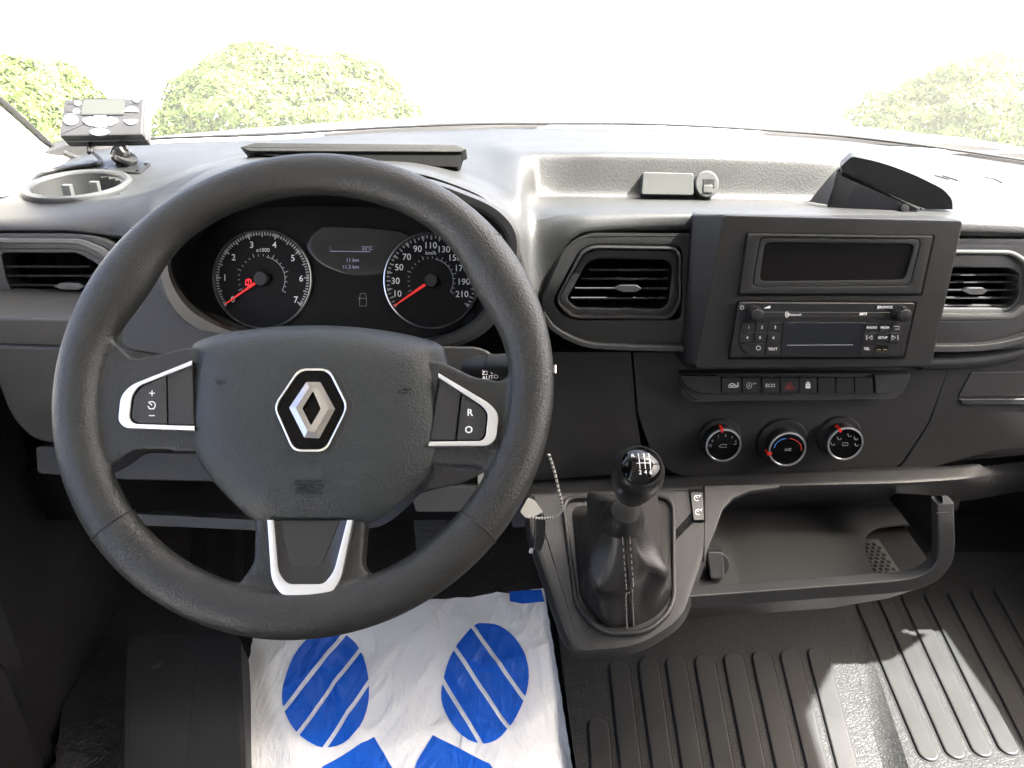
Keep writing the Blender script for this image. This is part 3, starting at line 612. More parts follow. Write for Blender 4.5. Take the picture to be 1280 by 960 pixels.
obj('soft_roll', tube(smooth_open([at(1150, 452, .86), at(1200, 451, .86), at(1255, 444, .86), at(1310, 424, .86), at(1390, 385, .85)], 24), .010, 12), M['dash'], dash)
# ---------------------------------------------------------------- lower dashboard, driver side
PK = Plane(at(120, 470, .815), tilt(-4))
obj('knee_panel', slab(PK, [(-60, 396), (230, 404), (330, 432), (330, 452), (250, 440), (-60, 429)], -.06, .018, .012, 8, 5), M['dash'], dash)
obj('knee_panel', slab(PK, [(-14, 432), (240, 440), (340, 452), (340, 570), (255, 565), (75, 557, 20), (42, 551, 20), (14, 524, 24), (-6, 470)], -.06, .022, .018, 10, 6), M['dash'], dash)
obj('column_panel', slab(Plane(at(200, 400, .80), tilt(20)), [(150, 350), (205, 335), (240, 400), (300, 428), (300, 460), (150, 437)], -.05, .012, .010, 12), M['dash'], dash)
PB = Plane(at(200, 580, .83), tilt(25))
obj('lower_rail', slab(PB, [(44, 557), (250, 565), (350, 568), (350, 604), (160, 600), (46, 592)], -.03, .006, .006, 6), M['bar'], dash)
obj('lower_lip', slab(Plane(at(230, 650, .80), tilt(30)), [(130, 640), (318, 650), (335, 650), (335, 663), (318, 663), (140, 655)], -.05, .004, .003, 2), M['bar'], dash)
obj('slot_back', slab(Plane(at(200, 620, .90), tilt(0)), [(30, 585), (640, 590), (640, 650), (60, 650)], -.01, .0, 0), M['void'], dash)
obj('lower_lip', slab(Plane(at(560, 620, .80), tilt(30)), [(510, 606), (600, 608), (625, 618), (640, 640), (520, 640)], -.05, .004, .004, 3), M['bar'], dash)
# ---------------------------------------------------------------- centre stack panels
PC = Plane(at(985, 530, .855), tilt(6))
obj('stack_panel', slab(PC, [(640, 440), (789, 440), (796, 520), (806, 590), (640, 604)], -.05, .0, .003, 3), M['dash_dk'], dash)
obj('stack_panel', slab(PC, [(791.5, 440), (1150, 440), (1190, 450), (1160, 530), (1128, 578), (1100, 600), (840, 596, 22), (812, 560), (798, 520)], -.05, .003, .004, 4), M['dash_dk'], dash)
obj('stack_panel', slab(PC, [(1188, 451), (1420, 420), (1480, 552), (1250, 562), (1212, 580), (1104, 600), (1130, 579), (1162, 530)], -.05, .0015, .004, 4), M['dash_dk'], dash)
gb = obj('glovebox_panel', slab(PC, [(1214, 466), (1420, 462), (1420, 495), (1198, 496)], -.002, .003, .0015, 2), M['dash'], dash)
obj('glovebox_lip', slab(PC, [(1198, 499), (1420, 498), (1420, 506), (1205, 506)], -.004, .004, .002, 3), M['bar'], gb)

# ---------------------------------------------------------------- radio housing, bin, radio
PR = Plane(at(1035, 365, .818), tilt(9))
rs = thing('radio_surround', 'large dark squared housing around radio and storage bin', 'housing', PR.px(1020, 460))
fo = [(903, 268), (1206, 275), (1165, 460), (868, 462)]; binO = [(935, 292), (1167, 295), (1151, 368), (924, 368)]
uvo = PR.ups(rounded(fo, 7, 5), 0); uvo = ccw(uvo)
fl = PR.ups(rounded([(872, 269), (1207, 275), (1168, 463), (857, 465)], 7, 5), 0); fl = ccw(fl)
obj('shell', loft([[PR.w(u, v, -.075) for u, v in fl], [PR.w(u, v, -.02) for u, v in fl], [PR.w(u, v, -.003) for u, v in uvo], [PR.w(u, v, -.0008) for u, v in inset(uvo, .0012)], [PR.w(u, v, 0) for u, v in inset(uvo, .003)]], cap1=True), M['fascia'], rs)
bn = thing('storage_bin', 'open black storage slot above the radio', 'storage bin', PR.px(1040, 368))
obj('gap', slab(PR, [(933, 290.5), (1169.5, 293.5), (1153, 370), (921.5, 370)], -.01, .0006, 0, 2), M['void'], bn)
binI = [(953, 299), (1149, 301), (1135, 354), (944, 356)]
obj('bin_frame', ring(PR, binO, [(950, 297), (1152, 299), (1138, 357), (940, 359)], -.01, .0045, .0015, hin=.002, ro=3, ri=8), M['fascia'], bn)
obj('bin_mouth', ring(PR, [(950.5, 297), (1151.5, 299), (1137.5, 357), (940.5, 359)], [(956, 303), (1144, 305), (1131, 350), (949, 352)], -.002, .0035, .001, hin=.0012, ro=8, ri=8), M['panelgrey'], bn)
obj('bin_interior', slab(PR, [(955, 302), (1145, 304), (1132, 351), (948, 353)], -.01, .0014, 0, 8), M['void'], bn)

ra = thing('car_radio', 'black single-slot car radio with small display under the storage bin', 'radio', PR.px(1028, 447))
obj('gap', slab(PR, [(921.5, 376), (1147, 377), (1131.5, 449), (909.5, 449.5)], -.01, .0006, 0, 2), M['void'], ra)
RH = .006
obj('faceplate', slab(PR, [(924, 378), (1144, 379), (1129, 446), (912, 447)], -.01, RH, .0015, 3), M['btn'], ra)
PRr = Plane(PR.w(0, 0, RH), PR.N)
obj('groove', strokes(PRr, [[(953, 397), (1113, 397.5)]], .0004, .0002), M['panelgrey'], ra)
obj('upper_band', slab(PRr, [(952, 390), (1113, 390.5), (1111, 398), (950, 397.5)], -.001, .0006, .0004, 3), M['fascia'], ra)
obj('display', slab(PRr, [(980, 403), (1083, 403.5), (1075, 443), (976, 442.5)], -.001, .0008, .0003, 1), M['lcd'], ra)
obj('display_line', strokes(PRr, [[(984, 431.5), (1066, 431)]], .0006, .0012), M['greyprint'], ra, flat=True)
for x in (942, 1124):
    c = PRr.px(x, 391, .006); k_ = obj('rotary_knob', lathe(PRr.px(x, 391, 0) , PRr.N, [(.0088, -.001), (.0088, .003), (.0075, .005), (.0072, .013), (.006, .0148), (.003, .0152), (.0001, .0152)], 30), M['btn'], ra)
    ms = [box(PRr.px(x, 391, 0) + PRr.u * (.0073 * math.cos(a)) + PRr.v * (.0073 * math.sin(a)) + PRr.N * .009, .0009, .0009, .008, (PRr.u, PRr.v, PRr.N)) for a in [2 * math.pi * i / 20 for i in range(20)]]
    obj('knurling', join(*ms), M['fascia'], k_)['kind'] = 'stuff'
def key(px4, txt=None, size=.0042, xy=None, r=1.0, draw=None):
    b_ = obj('button', slab(PRr, px4, -.001, .0016, .0006, r, 2), M['btn'], ra)
    c = xy or (sum(q[0] for q in px4) / 4, sum(q[1] for q in px4) / 4)
    if txt: obj('legend', glyphs(txt, size, PRr, c[0], c[1], .0021, bold=.012), M['white'], b_, flat=True)
    if draw: obj('legend', strokes(PRr, draw, .0005, .0021), M['white'], b_, flat=True)
    return b_
key([(927, 403.5, 6), (944, 403.5), (943, 415), (925.5, 415)], '1', xy=(936, 409)); key([(945.5, 403.5), (960, 403.5), (959, 415), (944.5, 415)], '2', xy=(952.5, 409)); key([(961.5, 403.5), (977, 403.5), (975.5, 415), (960.5, 415)], '3', xy=(969, 409))
key([(925, 417), (942, 417), (941, 428), (924.5, 428)], '4', xy=(934, 422)); key([(943.5, 417), (958, 417), (957, 428), (942.5, 428)], '5', xy=(950, 422)); key([(959.5, 417), (975.5, 417), (974.5, 428), (958.5, 428)], '6', xy=(967, 422))
key([(924.5, 429.5), (957, 429.5), (955.5, 442.5), (932, 442.5, 7)], draw=[arc(948, 435, 2.6, 2.6, 0, 360, 16)], xy=(948, 435)); key([(958.5, 429.5), (974.5, 429.5), (973, 443), (957, 443)], 'TEXT', .0042, xy=(966, 436.3))
key([(1083.5, 404), (1099, 404), (1098, 415), (1081.5, 415)], 'RADIO', .0036, xy=(1090, 409.3)); key([(1100.5, 404), (1114, 404), (1112.5, 415), (1099.5, 415)], 'MEDIA', .0034, xy=(1106.5, 409.3)); key([(1115.5, 404), (1130, 404, 6), (1127.5, 415), (1114, 415)], xy=(1121, 409.5), draw=[[(1118, 408), (1124, 408), (1124, 411.5), (1119, 411.5)]])
key([(1080.5, 417), (1095.5, 417), (1094, 428), (1078.5, 428)], draw=[[(1083.5, 419), (1083.5, 425)], [(1090, 419.5), (1086, 422), (1090, 424.5), (1090, 419.5)]]); key([(1097, 417), (1111.5, 417), (1110, 428), (1095.5, 428)], 'SETUP', .0036, xy=(1103.5, 422)); key([(1113, 417), (1127, 417), (1125, 428), (1111.5, 428)], draw=[[(1122.5, 419), (1122.5, 425)], [(1115, 419.5), (1119.5, 422), (1115, 424.5), (1115, 419.5)]])
key([(1078, 429.5), (1092.5, 429.5), (1091, 443), (1076, 443)], 'TEL', .004, xy=(1083.5, 436)); ub = key([(1094, 429.5), (1124, 429.5), (1117, 443, 7), (1092.5, 443)])
obj('usb_slot', slab(PRr, [(1096, 431.5), (1111, 431.5), (1110, 438), (1095, 438)], .001, .002, 0), M['void'], ub); obj('contact', strokes(PRr, [[(1096.5, 437), (1101, 437)], [(1104, 437), (1109, 437)]], .0008, .0023), simple('gold_contact', (.6, .5, .25), .4, 1.0), ub)
obj('bright_line', strokes(PRr, [[(934, 415.8), (970, 415.8)], [(1087, 416), (1100, 416)], [(1108, 416), (1122, 416)]], .0006, .0019), M['plate'], ra, flat=True)
obj('lettering', join(glyphs('BROWSE', .0042, PRr, 1106.5, 384, .0003, bold=.01), glyphs('Bluetooth', .0036, PRr, 993.5, 393.2, .0009, bold=.008), glyphs('MP3', .0045, PRr, 1079, 392.5, .0009, bold=.02, shear=.3),
     strokes(PRr, [arc(927.5, 384.3, 2.2, 2.4, 60, -240, 14), [(927.5, 381.3), (927.5, 384)], [(982, 395.5), (985.5, 391.5), (983.7, 390), (983.7, 396.5), (985.5, 394.7), (982, 391)], arc(983.7, 393.2, 2.2, 3.6, 0, 360, 16)], .0004, .0009),
     ([PRr.px(954, 385.6, .0004), PRr.px(963, 385.4, .0004), PRr.px(963, 382, .0004)], [(0, 1, 2)])), M['white'], ra, flat=True)

# ---------------------------------------------------------------- switch row
PSW = Plane(at(985, 482, .838), tilt(12))
sw = thing('switch_panel', 'row of eight small black push switches below the radio', 'switches', PSW.px(995, 500))
obj('tray', slab(PSW, [(850, 466), (1140, 466), (1130, 493, 9), (1118, 499), (868, 502, 12), (853, 488)], -.03, -.004, .002, 6), M['dash_dk'], sw)
obj('tray_lip', strokes(PSW, [[(851, 474), (853, 488), (858, 496), (868, 501), (1110, 498), (1122, 496)]], .0011, -.003), M['bar'], sw)
obj('end_cap', slab(PSW, [(851, 470), (900.5, 470), (901, 492.5), (875, 492.5, 14), (858, 484, 8)], -.005, .004, .002, 2), M['btn'], sw)
obj('end_cap', slab(PSW, [(1094, 469), (1138, 468), (1134, 480, 8), (1120, 491.5, 8), (1095, 492)], -.005, .004, .002, 2), M['panelgrey'], sw)
sx = [902.5, 928, 952.5, 976, 999.5, 1022.5, 1045.5, 1069, 1092.5]; sws = []
for i in range(8):
    s_ = obj('switch', slab(PSW, [(sx[i], 472.5), (sx[i + 1] - 1.6, 472.5), (sx[i + 1] - 1.2, 491.5), (sx[i] + .4, 491.5)], -.005, .003, .0014, 1.2, 2), M['btn'], sw); sws.append(s_)
PSi = .0034
obj('legend', strokes(PSW, [[(911, 484), (911.5, 481), (914, 479.5), (917, 479.5), (919, 481.5), (921, 482), (921, 484), (911, 484)], [(913, 482), (918, 482)], [(922.5, 478), (922.5, 484)]], .0009, PSi), M['white'], sws[0], flat=True)
obj('legend', join(strokes(PSW, [arc(936.5, 482, 3.2, 3.6, 0, 360, 18)], .0004, PSi), glyphs('A', .0042, PSW, 936.5, 482, PSi), glyphs('OFF', .0026, PSW, 943, 479.5, PSi)), M['white'], sws[1], flat=True)
obj('legend', glyphs('ECO', .0056, PSW, 963, 481.8, PSi), M['white'], sws[2], flat=True)
obj('legend', strokes(PSW, [[(982, 486), (987.5, 477.5), (993, 486), (982, 486)], [(985.3, 484.3), (987.5, 480.8), (989.8, 484.3), (985.3, 484.3)]], .0008, PSi), M['redprint'], sws[3], flat=True)
obj('legend', strokes(PSW, [arc(1010, 480.5, 1.8, 2.6, 0, 180, 10), [(1007, 483), (1013, 483)], [(1007, 481), (1013, 481)], [(1007, 484.6), (1013, 484.6)]], .0015, PSi), M['white'], sws[4], flat=True)

# ---------------------------------------------------------------- climate controls
cc = thing('climate_control', 'three round heater knobs with chrome rims under the switch row', 'heater controls', PC.px(980, 580))
def knob(label, fx, fy, rad, pa, base_r, icons):
    h = .026; c2 = PC.up(fx, fy, h); O = PC.w(*c2, 0); a = R(pa)
    k_ = obj('rotary_knob', lathe(O, PC.N, [(rad * .97, .001), (rad * .97, .016), (rad * 1.0, .018), (rad * 1.0, .0235)], 56, cap1=False), M['btn'], cc); k_['label'] = label
    obj('knob_base', lathe(O, PC.N, [(base_r, -.002), (base_r, .004), (base_r * .94, .0075), (rad * .95, .008)], 56, cap1=False), M['fascia'], k_)
    obj('chrome_ring', lathe(O, PC.N, [(rad * 1.0, .0225), (rad * 1.02, .0245), (rad * 1.0, .0262), (rad * .93, .0265), (rad * .90, .025)], 56, cap0=False, cap1=False), M['satin'], k_)
    obj('knob_face', lathe(O, PC.N, [(rad * .91, .0245), (rad * .91, .0252), (.0001, .0252)], 56), M['gloss'], k_)
    e = O + (PC.u * math.cos(a) + PC.v * math.sin(a)); d_ = PC.u * math.cos(a) + PC.v * math.sin(a); q = PC.N.cross(d_)
    obj('pointer', box(O + d_ * rad * .99 + PC.N * .0225, rad * .26, .0028, .011, (d_, q, PC.N)), M['red'], k_)
    obj('legend', icons, M['greyprint'], k_, flat=True); return k_
IH = .0256
k1 = knob('fan speed knob', 904.5, 557, .0212, 101, .0265, join(*[glyphs(s, .0040, PC, x, y, IH) for s, x, y in (('0', 890.5, 551), ('1', 898, 545.5), ('2', 907, 544.5), ('3', 915, 546.5), ('4', 919.5, 551.5))], strokes(PC, [[(899, 558), (902, 555.5), (908, 555.5), (908, 559), (900, 559), (899, 558)], [(886, 557), (889, 555), (889, 559), (886, 557)], [(917, 556), (921, 554)]], .0005, IH)))
k2 = knob('temperature knob with blue and red scale', 984.5, 562, .0222, 193, .0320, glyphs('A/C', .0052, PC, 985, 562, IH))
obj('cold_scale', strokes(PC, [arc(985, 561, 17, 13, 176, 98, 14)], .0011, IH), M['blueprint'], k2, flat=True); obj('warm_scale', strokes(PC, [arc(985, 561, 17, 13, 82, -10, 14)], .0011, IH), M['redprint'], k2, flat=True)
def seatic(x, y): return [[(x - 2.2, y - 2), (x - 1, y + 1.6), (x + 1.4, y + 1.6), (x + 2.6, y - .6)], [(x - 3, y - .4), (x - 1.6, y - 1.2)]]
k3 = knob('air direction knob', 1057, 555, .0212, 118, .0275, strokes(PC, seatic(1041, 555) + seatic(1049, 548) + seatic(1062, 544) + seatic(1070, 548) + [[(1053, 557), (1053.5, 553.5), (1060, 553.5), (1060, 557), (1053, 557)]] + seatic(1071, 556), .0005, IH))

# ---------------------------------------------------------------- lower rail, gear console, tray
XB = [640 + 8 * i for i in range(140)]
def rk(keys): return [at(x, *interp(keys, x)) for x in XB]
B0 = rk([(640, 604, .865), (840, 594, .86), (1107, 583, .86), (1190, 580, .86), (1222, 572, .87), (1246, 563, .90), (1320, 560, .99), (1760, 552, 1.0)])
B1 = rk([(640, 608, .83), (840, 598, .825), (1107, 587, .825), (1207, 584, .835), (1250, 574, .88), (1320, 572, .97), (1760, 565, .98)])
B2 = rk([(640, 622, .805), (840, 612, .80), (1000, 606, .80), (1107, 604, .80), (1207, 598, .815), (1250, 593, .86), (1320, 590, .95), (1760, 580, .96)])
B3 = rk([(640, 632, .805), (840, 624, .803), (1000, 614, .803), (1107, 611, .803), (1207, 606, .818), (1250, 601, .863), (1320, 597, .953), (1760, 588, .96)])
B4 = rk([(640, 655, .84), (840, 640, .835), (1000, 634, .835), (1107, 630, .835), (1207, 622, .85), (1250, 613, .895), (1320, 608, .985), (1760, 600, .99)])
B5 = rk([(640, 660, .90), (840, 644, .90), (1107, 634, .90), (1207, 626, .91), (1300, 612, 1.03), (1760, 604, 1.03)])
obj('lower_rail', loft([B0, mid(B0, B1, .85), B1, mid(B1, B2, .12), mid(B1, B2, .88), B2, mid(B2, B3, .6), B3, B4, B5], closed=False), M['console'], dash, subsurf=1, angle=80)
obj('rail_joint', tube(smooth_open([B0[75].lerp(B1[75], .6), B1[75], B1[75].lerp(B2[75], .5) + Vector((0, .001, .001)), B2[75] + Vector((0, .003, .001)), B3[75]], 14), .0016, 6), M['seam'], dash)

PG = Plane((.13, .71, -.555), (0, -.393, .919))
gc = thing('gear_console', 'dark sloping gear lever console below the dashboard', 'console', PG.px(770, 800, -.1))
go = [(656, 612, 10), (656, 660, 20), (704, 800, 18), (722, 819, 14), (800, 813, 30), (858, 776, 24), (900, 650, 10), (905, 606, 4)]
gq = ccw(PG.ups(rounded(go, 8, 6), 0)); gL = []
for d_, h_, sc_, sy_ in ((0, -.10, .80, .10), (0, -.05, .90, .045), (0, -.022, .985, .006), (0, -.012, 1, 0), (.0015, -.006, 1, 0), (.005, -.0015, 1, 0), (.011, 0, 1, 0)):
    q_ = inset(gq, d_) if d_ else gq; gcu = sum(a[0] for a in gq) / len(gq)
    gL.append([PG.w(gcu + (u - gcu) * sc_, v + sy_ - (v * 0), h_) for u, v in q_])
obj('console_body', loft(gL, True, True), M['console'], gc)
obj('tray_cheek', slab(PG, rounded([(880, 700), (897, 656), (904, 636), (917, 622), (938, 613.5), (975, 609), (975, 604), (880, 606)], 0, 1)[::1], -.006, .0006, .002, 0), M['console'], gc)
GO = [(700, 618, 20), (845, 616, 24), (846, 762, 30), (808, 793, 20), (752, 793, 20), (718, 758, 16)]
GI = [(706, 623, 17), (840, 621, 20), (840, 758, 26), (805, 787, 17), (756, 787, 17), (724, 755, 14)]
obj('gaiter_frame', ring(PG, GO, GI, -.01, .006, .003, hin=-.012, seg=8), M['dash'], gc)
gl = thing('gear_lever', 'black gear lever with glossy round knob and stitched leather gaiter', 'gear lever', PG.px(785, 700))
# gaiter: rings from the frame up to the neck
gb_ = [PG.px(*q, -.004) for q in rounded(GI, 10, 8)]; n_ = len(gb_)
neck = at(779, 648, .652); lev = (at(795, 596, .625) - at(781, 640, .66)).normalized()
nx = Vector((1, 0, 0)); ny = lev.cross(nx).normalized(); nx = ny.cross(lev)
gcx = sum(gb_, Vector()) / n_
nk = []
for p_ in gb_:
    d_ = p_ - gcx; a = math.atan2(d_.y, d_.x); nk.append(a)
def tri(x): x = (x / (2 * math.pi)) % 1.0; return 4 * abs(x - .5) - 1
HS = [0, .03, .08, .15, .23, .32, .41, .50, .58, .66, .75, .84, .92, .97, 1.0]
RS = [1, .98, .95, .91, .86, .81, .77, .77, .80, .75, .62, .48, .375, .33, .31]
L = [gb_]
for j in range(1, 15):
    h_ = HS[j]; ctr = gcx.lerp(neck, h_); ring_ = []
    for p_, a in zip(gb_, nk):
        d_ = p_ - gcx; rb = d_.length; front = math.exp(-((a + math.pi / 2) / .30) ** 2); env = math.sin(math.pi * min(1, h_ * 1.02)) ** .7
        fold = .32 * tri(4 * a + 2.2 * math.sin(3.5 * h_) + .6) * (.4 + .6 * h_) + .11 * tri(7 * a - 6 * h_ + 1.0) * (1 - h_)
        k_ = RS[j] * (1 - .38 * max(0, math.sin(a)) * env) * (1 + env * fold * (1 - .85 * front))
        e = neck + (nx * math.cos(a) + (-ny if ny.y < 0 else ny) * math.sin(a)) * .0198
        q = ctr + d_ * k_ + Vector((0, 0, .012 * env * tri(4 * a + 2.5 + 3 * h_) * (1 - front)))
        w_ = max(0, (h_ - .86) / .14); ring_.append(q.lerp(e, w_))
    L.append(ring_)
gt = obj('gaiter', loft(L), M['leather'], gl, subsurf=1, angle=180)
# stitching down the front of the gaiter
ms = []
fi = sorted(range(n_), key=lambda i: abs(nk[i] + math.pi / 2))[0]
line = [L[j][fi] for j in range(15)]
sp = smooth_open(line, 60)
up_ = Vector((0, -.55, .84))
for i in range(2, 58):
    if i % 2: continue
    d_ = (sp[i + 1] - sp[i - 1]).normalized(); side = d_.cross(up_).normalized(); nn = side.cross(d_).normalized()
    if nn.dot(up_) < 0: nn = -nn
    for s_ in (-.0036, .0036): ms.append(box(sp[i] + side * s_ + nn * .0012, .0030, .0008, .0012, (d_, side, nn)))
obj('stitching', join(*ms), M['thread'], gt)['kind'] = 'stuff'
obj('seam_line', tube([p_ + up_ * .0006 for p_ in sp[1:-1]], .0007, 6), M['seam'], gt)
obj('collar', lathe(neck - lev * .006, lev, [(.0205, 0), (.0215, .004), (.0200, .012), (.0165, .018), (.014, .024)], 36, up=(1, 0, 0)), M['fascia'], gl)
kc = at(797, 592, .628)
axk = (lev + Vector((0, -.35, .25))).normalized()
obj('knob', lathe(kc, lev, [(.0158, -.037), (.0172, -.031), (.0204, -.023), (.0234, -.012), (.0245, .0), (.0238, .008), (.0210, .0155), (.0155, .0202), (.008, .0229), (.0001, .0237)], 48, up=(1, 0, 0)), M['btn'], gl)
def cap_pt(u, v, e=.0):
    pl = Plane(kc, axk, (0, 0, 1)); r2 = u * u + v * v; rr_ = .0246 + e; return pl.w(u, v, math.sqrt(max(rr_ * rr_ - r2, 0)) + .0006)
L = [[cap_pt(r_ * math.cos(2 * math.pi * i / 40), r_ * math.sin(2 * math.pi * i / 40), e_) for i in range(40)] for r_, e_ in ((.0182, -.0015), (.0180, .0006), (.0172, .001), (.013, .001), (.008, .001), (.003, .001), (.0002, .001))]
kcap = obj('knob_cap', loft(L, cap1=True), M['gloss'], gl)
L = [[cap_pt(r_ * math.cos(2 * math.pi * i / 48), r_ * math.sin(2 * math.pi * i / 48), e_) for i in range(48)] for r_, e_ in ((.0196, -.001), (.0195, .0010), (.0186, .0016), (.0180, .0008))]
obj('knob_ring', loft(L), M['fascia'], gl)
PKn = Plane(kc, axk, (0, 0, 1)); ms = []
def onc(pts, w):
    A = []; B = []; n = len(pts)
    for i in range(n):
        t_ = Vector(pts[min(i + 1, n - 1)]) - Vector(pts[max(0, i - 1)]); t_.normalize(); q = Vector((-t_.y, t_.x)) * w / 2; c_ = Vector(pts[i])
        A.append(cap_pt(*(c_ + q), .0013)); B.append(cap_pt(*(c_ - q), .0013))
    return loft([A, B], closed=False)
def seg(a, b, n=8): return [(a[0] + (b[0] - a[0]) * i / (n - 1), a[1] + (b[1] - a[1]) * i / (n - 1)) for i in range(n)]
gx = [-.0072, -.0024, .0024, .0072]
ms.append(onc(seg((gx[0] + .002, 0), (gx[3], 0)), .0006))
for i, x in enumerate(gx[1:]): ms.append(onc(seg((x, -.0055), (x, .0055)), .0006))
for s, x, y in (('R', -.0072, .0082), ('1', -.0024, .0082), ('3', .0024, .0082), ('5', .0072, .0082), ('2', -.0024, -.0082), ('4', .0024, -.0082), ('6', .0072, -.0082)):
    glyphs(s, .0050, PKn, 790, 590, 0, bold=.01); V, Fc, m_ = FONT_CACHE[(s, .01, 0.0)]
    ms.append(([cap_pt(x + (v.x - m_.x) * .0050, y + (v.y - m_.y) * .0050, .0013) for v in V], Fc))
obj('shift_pattern', join(*ms), M['white'], kcap, flat=True)

rk_ = thing('rocker_switch', 'small black speed control rocker switch on the gear console', 'switch', PG.px(872, 650))
obj('bezel', slab(PG, [(861, 611), (880, 611), (882, 652), (866, 652)], -.004, .0015, .0008, 1.5), M['void'], rk_)
b_ = obj('rocker', slab(PG, [(863, 615), (878.5, 615), (880, 650), (867, 650)], -.003, .004, .0015, 1.5), M['btn'], rk_)
for yy, xx in ((622.5, 871.5), (640, 873)):
    obj('legend', strokes(PG, [arc(xx, yy, 3.6, 3.4, 20, 300, 14), [(xx - 3, yy - 3), (xx + .5, yy)], [(xx + 2.5, yy - 2), (xx + 4.5, yy - 4)]], .0007, .0044), M['white'], b_, flat=True)

ty = thing('storage_tray', 'open dark grey storage tray with pale lip beside the gear lever', 'tray', atz(1020, 740, -.6))
TZ = -.592
PT = Plane((0, 0, TZ), (0, 0, 1), up=(0, 1, 0))
class _TP(Plane):
    pass
PT.u = Vector((1, 0, 0)); PT.v = Vector((0, 1, 0))
tfl = [(850, 640), (905, 637), (1178, 618), (1178, 652), (1125, 654), (1096, 657, 14), (1081, 668, 18), (1081, 690, 14), (1096, 724), (930, 739), (850, 744)]
obj('tray_floor', slab(PT, tfl, -.004, .0, .001, 2, 2), plastic('tray_liner', (.020, .020, .020), .42, 500, .0002, .35), ty)
obj('tray_step', slab(PT, [(850, 648), (901, 641), (927, 737), (860, 745)], -.002, .004, .0015, 1), M['dash'], ty)
wl_ = [atz(905, 640, TZ), atz(1178, 620, TZ)]
obj('back_wall', box(((wl_[0].x + wl_[1].x) / 2 - .04, wl_[0].y + .02, TZ + .05), .40, .006, .12), M['dash_dk'], ty)
rw = atz(1183, 690, TZ)
wf = [at(1178, 620, .705), at(1182, 680, .698), at(1176, 706, .694)]
obj('side_wall', loft([wf, [Vector((q.x, .84, min(q.z, -.56))) for q in wf]], closed=False), M['void'], ty)
obj('well_floor', box((rw.x - .060, .81, TZ - .018), .09, .15, .004), M['void'], ty)
wm = []
wp = atz(1110, 700, TZ - .016)
for i in range(5):
    for j in range(9): wm.append(box((wp.x - .035 + i * .0075 + (j % 2) * .0037, .742 + j * .0068, TZ - .0152), .0042, .0042, .0012))
o = obj('well_mat_pattern', join(box((wp.x - .018, .772, TZ - .0158), .046, .070, .0006)), M['dash_dk'], ty); o2 = obj('well_mat_hole', join(*wm), M['void'], o); o2['kind'] = 'stuff'
PL_ = Plane(at(1020, 735, .688), tilt(4))
lipp = smooth_open([at(850, 748, .672), at(930, 742.5, .682), at(1050, 733.5, .688), at(1125, 727, .690), at(1156, 718, .692), at(1173, 703, .694), at(1179, 684, .696), at(1178.5, 652, .702), at(1178, 625, .71)], 60)
obj('lip', flat_sweep(lipp, .0090, .0078, Vector((0, -1, 0))), M['console'], ty, angle=18)
obj('lip_joint', tube([at(1170, 641.5, .697), at(1187, 640.5, .697)], .0006, 6), M['seam'], ty)
obj('underside', loft([[at(x, y, .69) for x, y in ((856, 757), (930, 750), (1060, 741), (1130, 735), (1165, 726))], [at(x, y, .70) for x, y in ((852, 772), (930, 768), (1040, 760), (1110, 748), (1150, 735))], [at(x, y, .80) for x, y in ((852, 762), (930, 760), (1040, 752), (1110, 742), (1150, 730))]], closed=False), M['dash'], ty)
ps = thing('power_socket', 'round power socket with grey flap cap in the storage tray', 'socket', atz(896, 725, TZ + .004))
PX = Plane(at(896, 705, .715), tilt(32))
obj('ring', slab(PX, arc(899, 706, 13, 15, 0, 345, 24), -.012, .001, .001), M['black'], ps)
obj('flap', slab(PX, [(884, 690), (904, 690), (906, 723), (888, 724)], -.006, .008, .003, 4), M['device'], ps)
obj('hinge', slab(PX, [(884, 685), (903, 685), (903, 691), (884, 691)], -.006, .006, .002, 2), M['black'], ps)

# ================================================================== floor mats
PM = Plane((.2, .7, -.918), (0, -math.sin(R(4)), math.cos(R(4))), up=(0, 1, 0)); PM.u = Vector((1, 0, 0)); PM.v = PM.N.cross(PM.u)
PP = Plane((.6, .9, -.904), (0, 0, 1), up=(0, 1, 0)); PP.u = Vector((1, 0, 0)); PP.v = Vector((0, 1, 0))
fm = thing('rubber_floor_mat', 'ribbed pebbled rubber floor mat under the dashboard, partly sunlit', 'floor mat', (.5, .85, -.945))
obj('centre_sheet', slab(PM, [(684, 690), (1040, 690), (1106, 965), (1124, 1030), (730, 1030)], -.006, .0, 0, 0), M['mat'], fm)
ca = [PM.px(1034, 690, .0005), PM.px(1050, 757, .0005), PM.px(1075, 850, .0005), PM.px(1106, 965, .0005), PM.px(1124, 1030, .0005)]
cb = [PP.px(1055, 690, 0), PP.px(1069, 757, 0), PP.px(1100, 850, 0), PP.px(1138, 965, 0), PP.px(1160, 1030, 0)]
sa = smooth_open(ca, 20); sb = smooth_open(cb, 20); mdl = [a.lerp(b, .5) + Vector((0, 0, -.003)) for a, b in zip(sa, sb)]
obj('ramp', loft([sa, mdl, sb], closed=False), M['mat'], fm)
obj('passenger_sheet', slab(PP, [(1055, 690), (1069, 757), (1100, 850), (1138, 965), (1160, 1030), (1800, 1030), (1800, 690)], -.006, .0, 0, 0), M['mat'], fm)
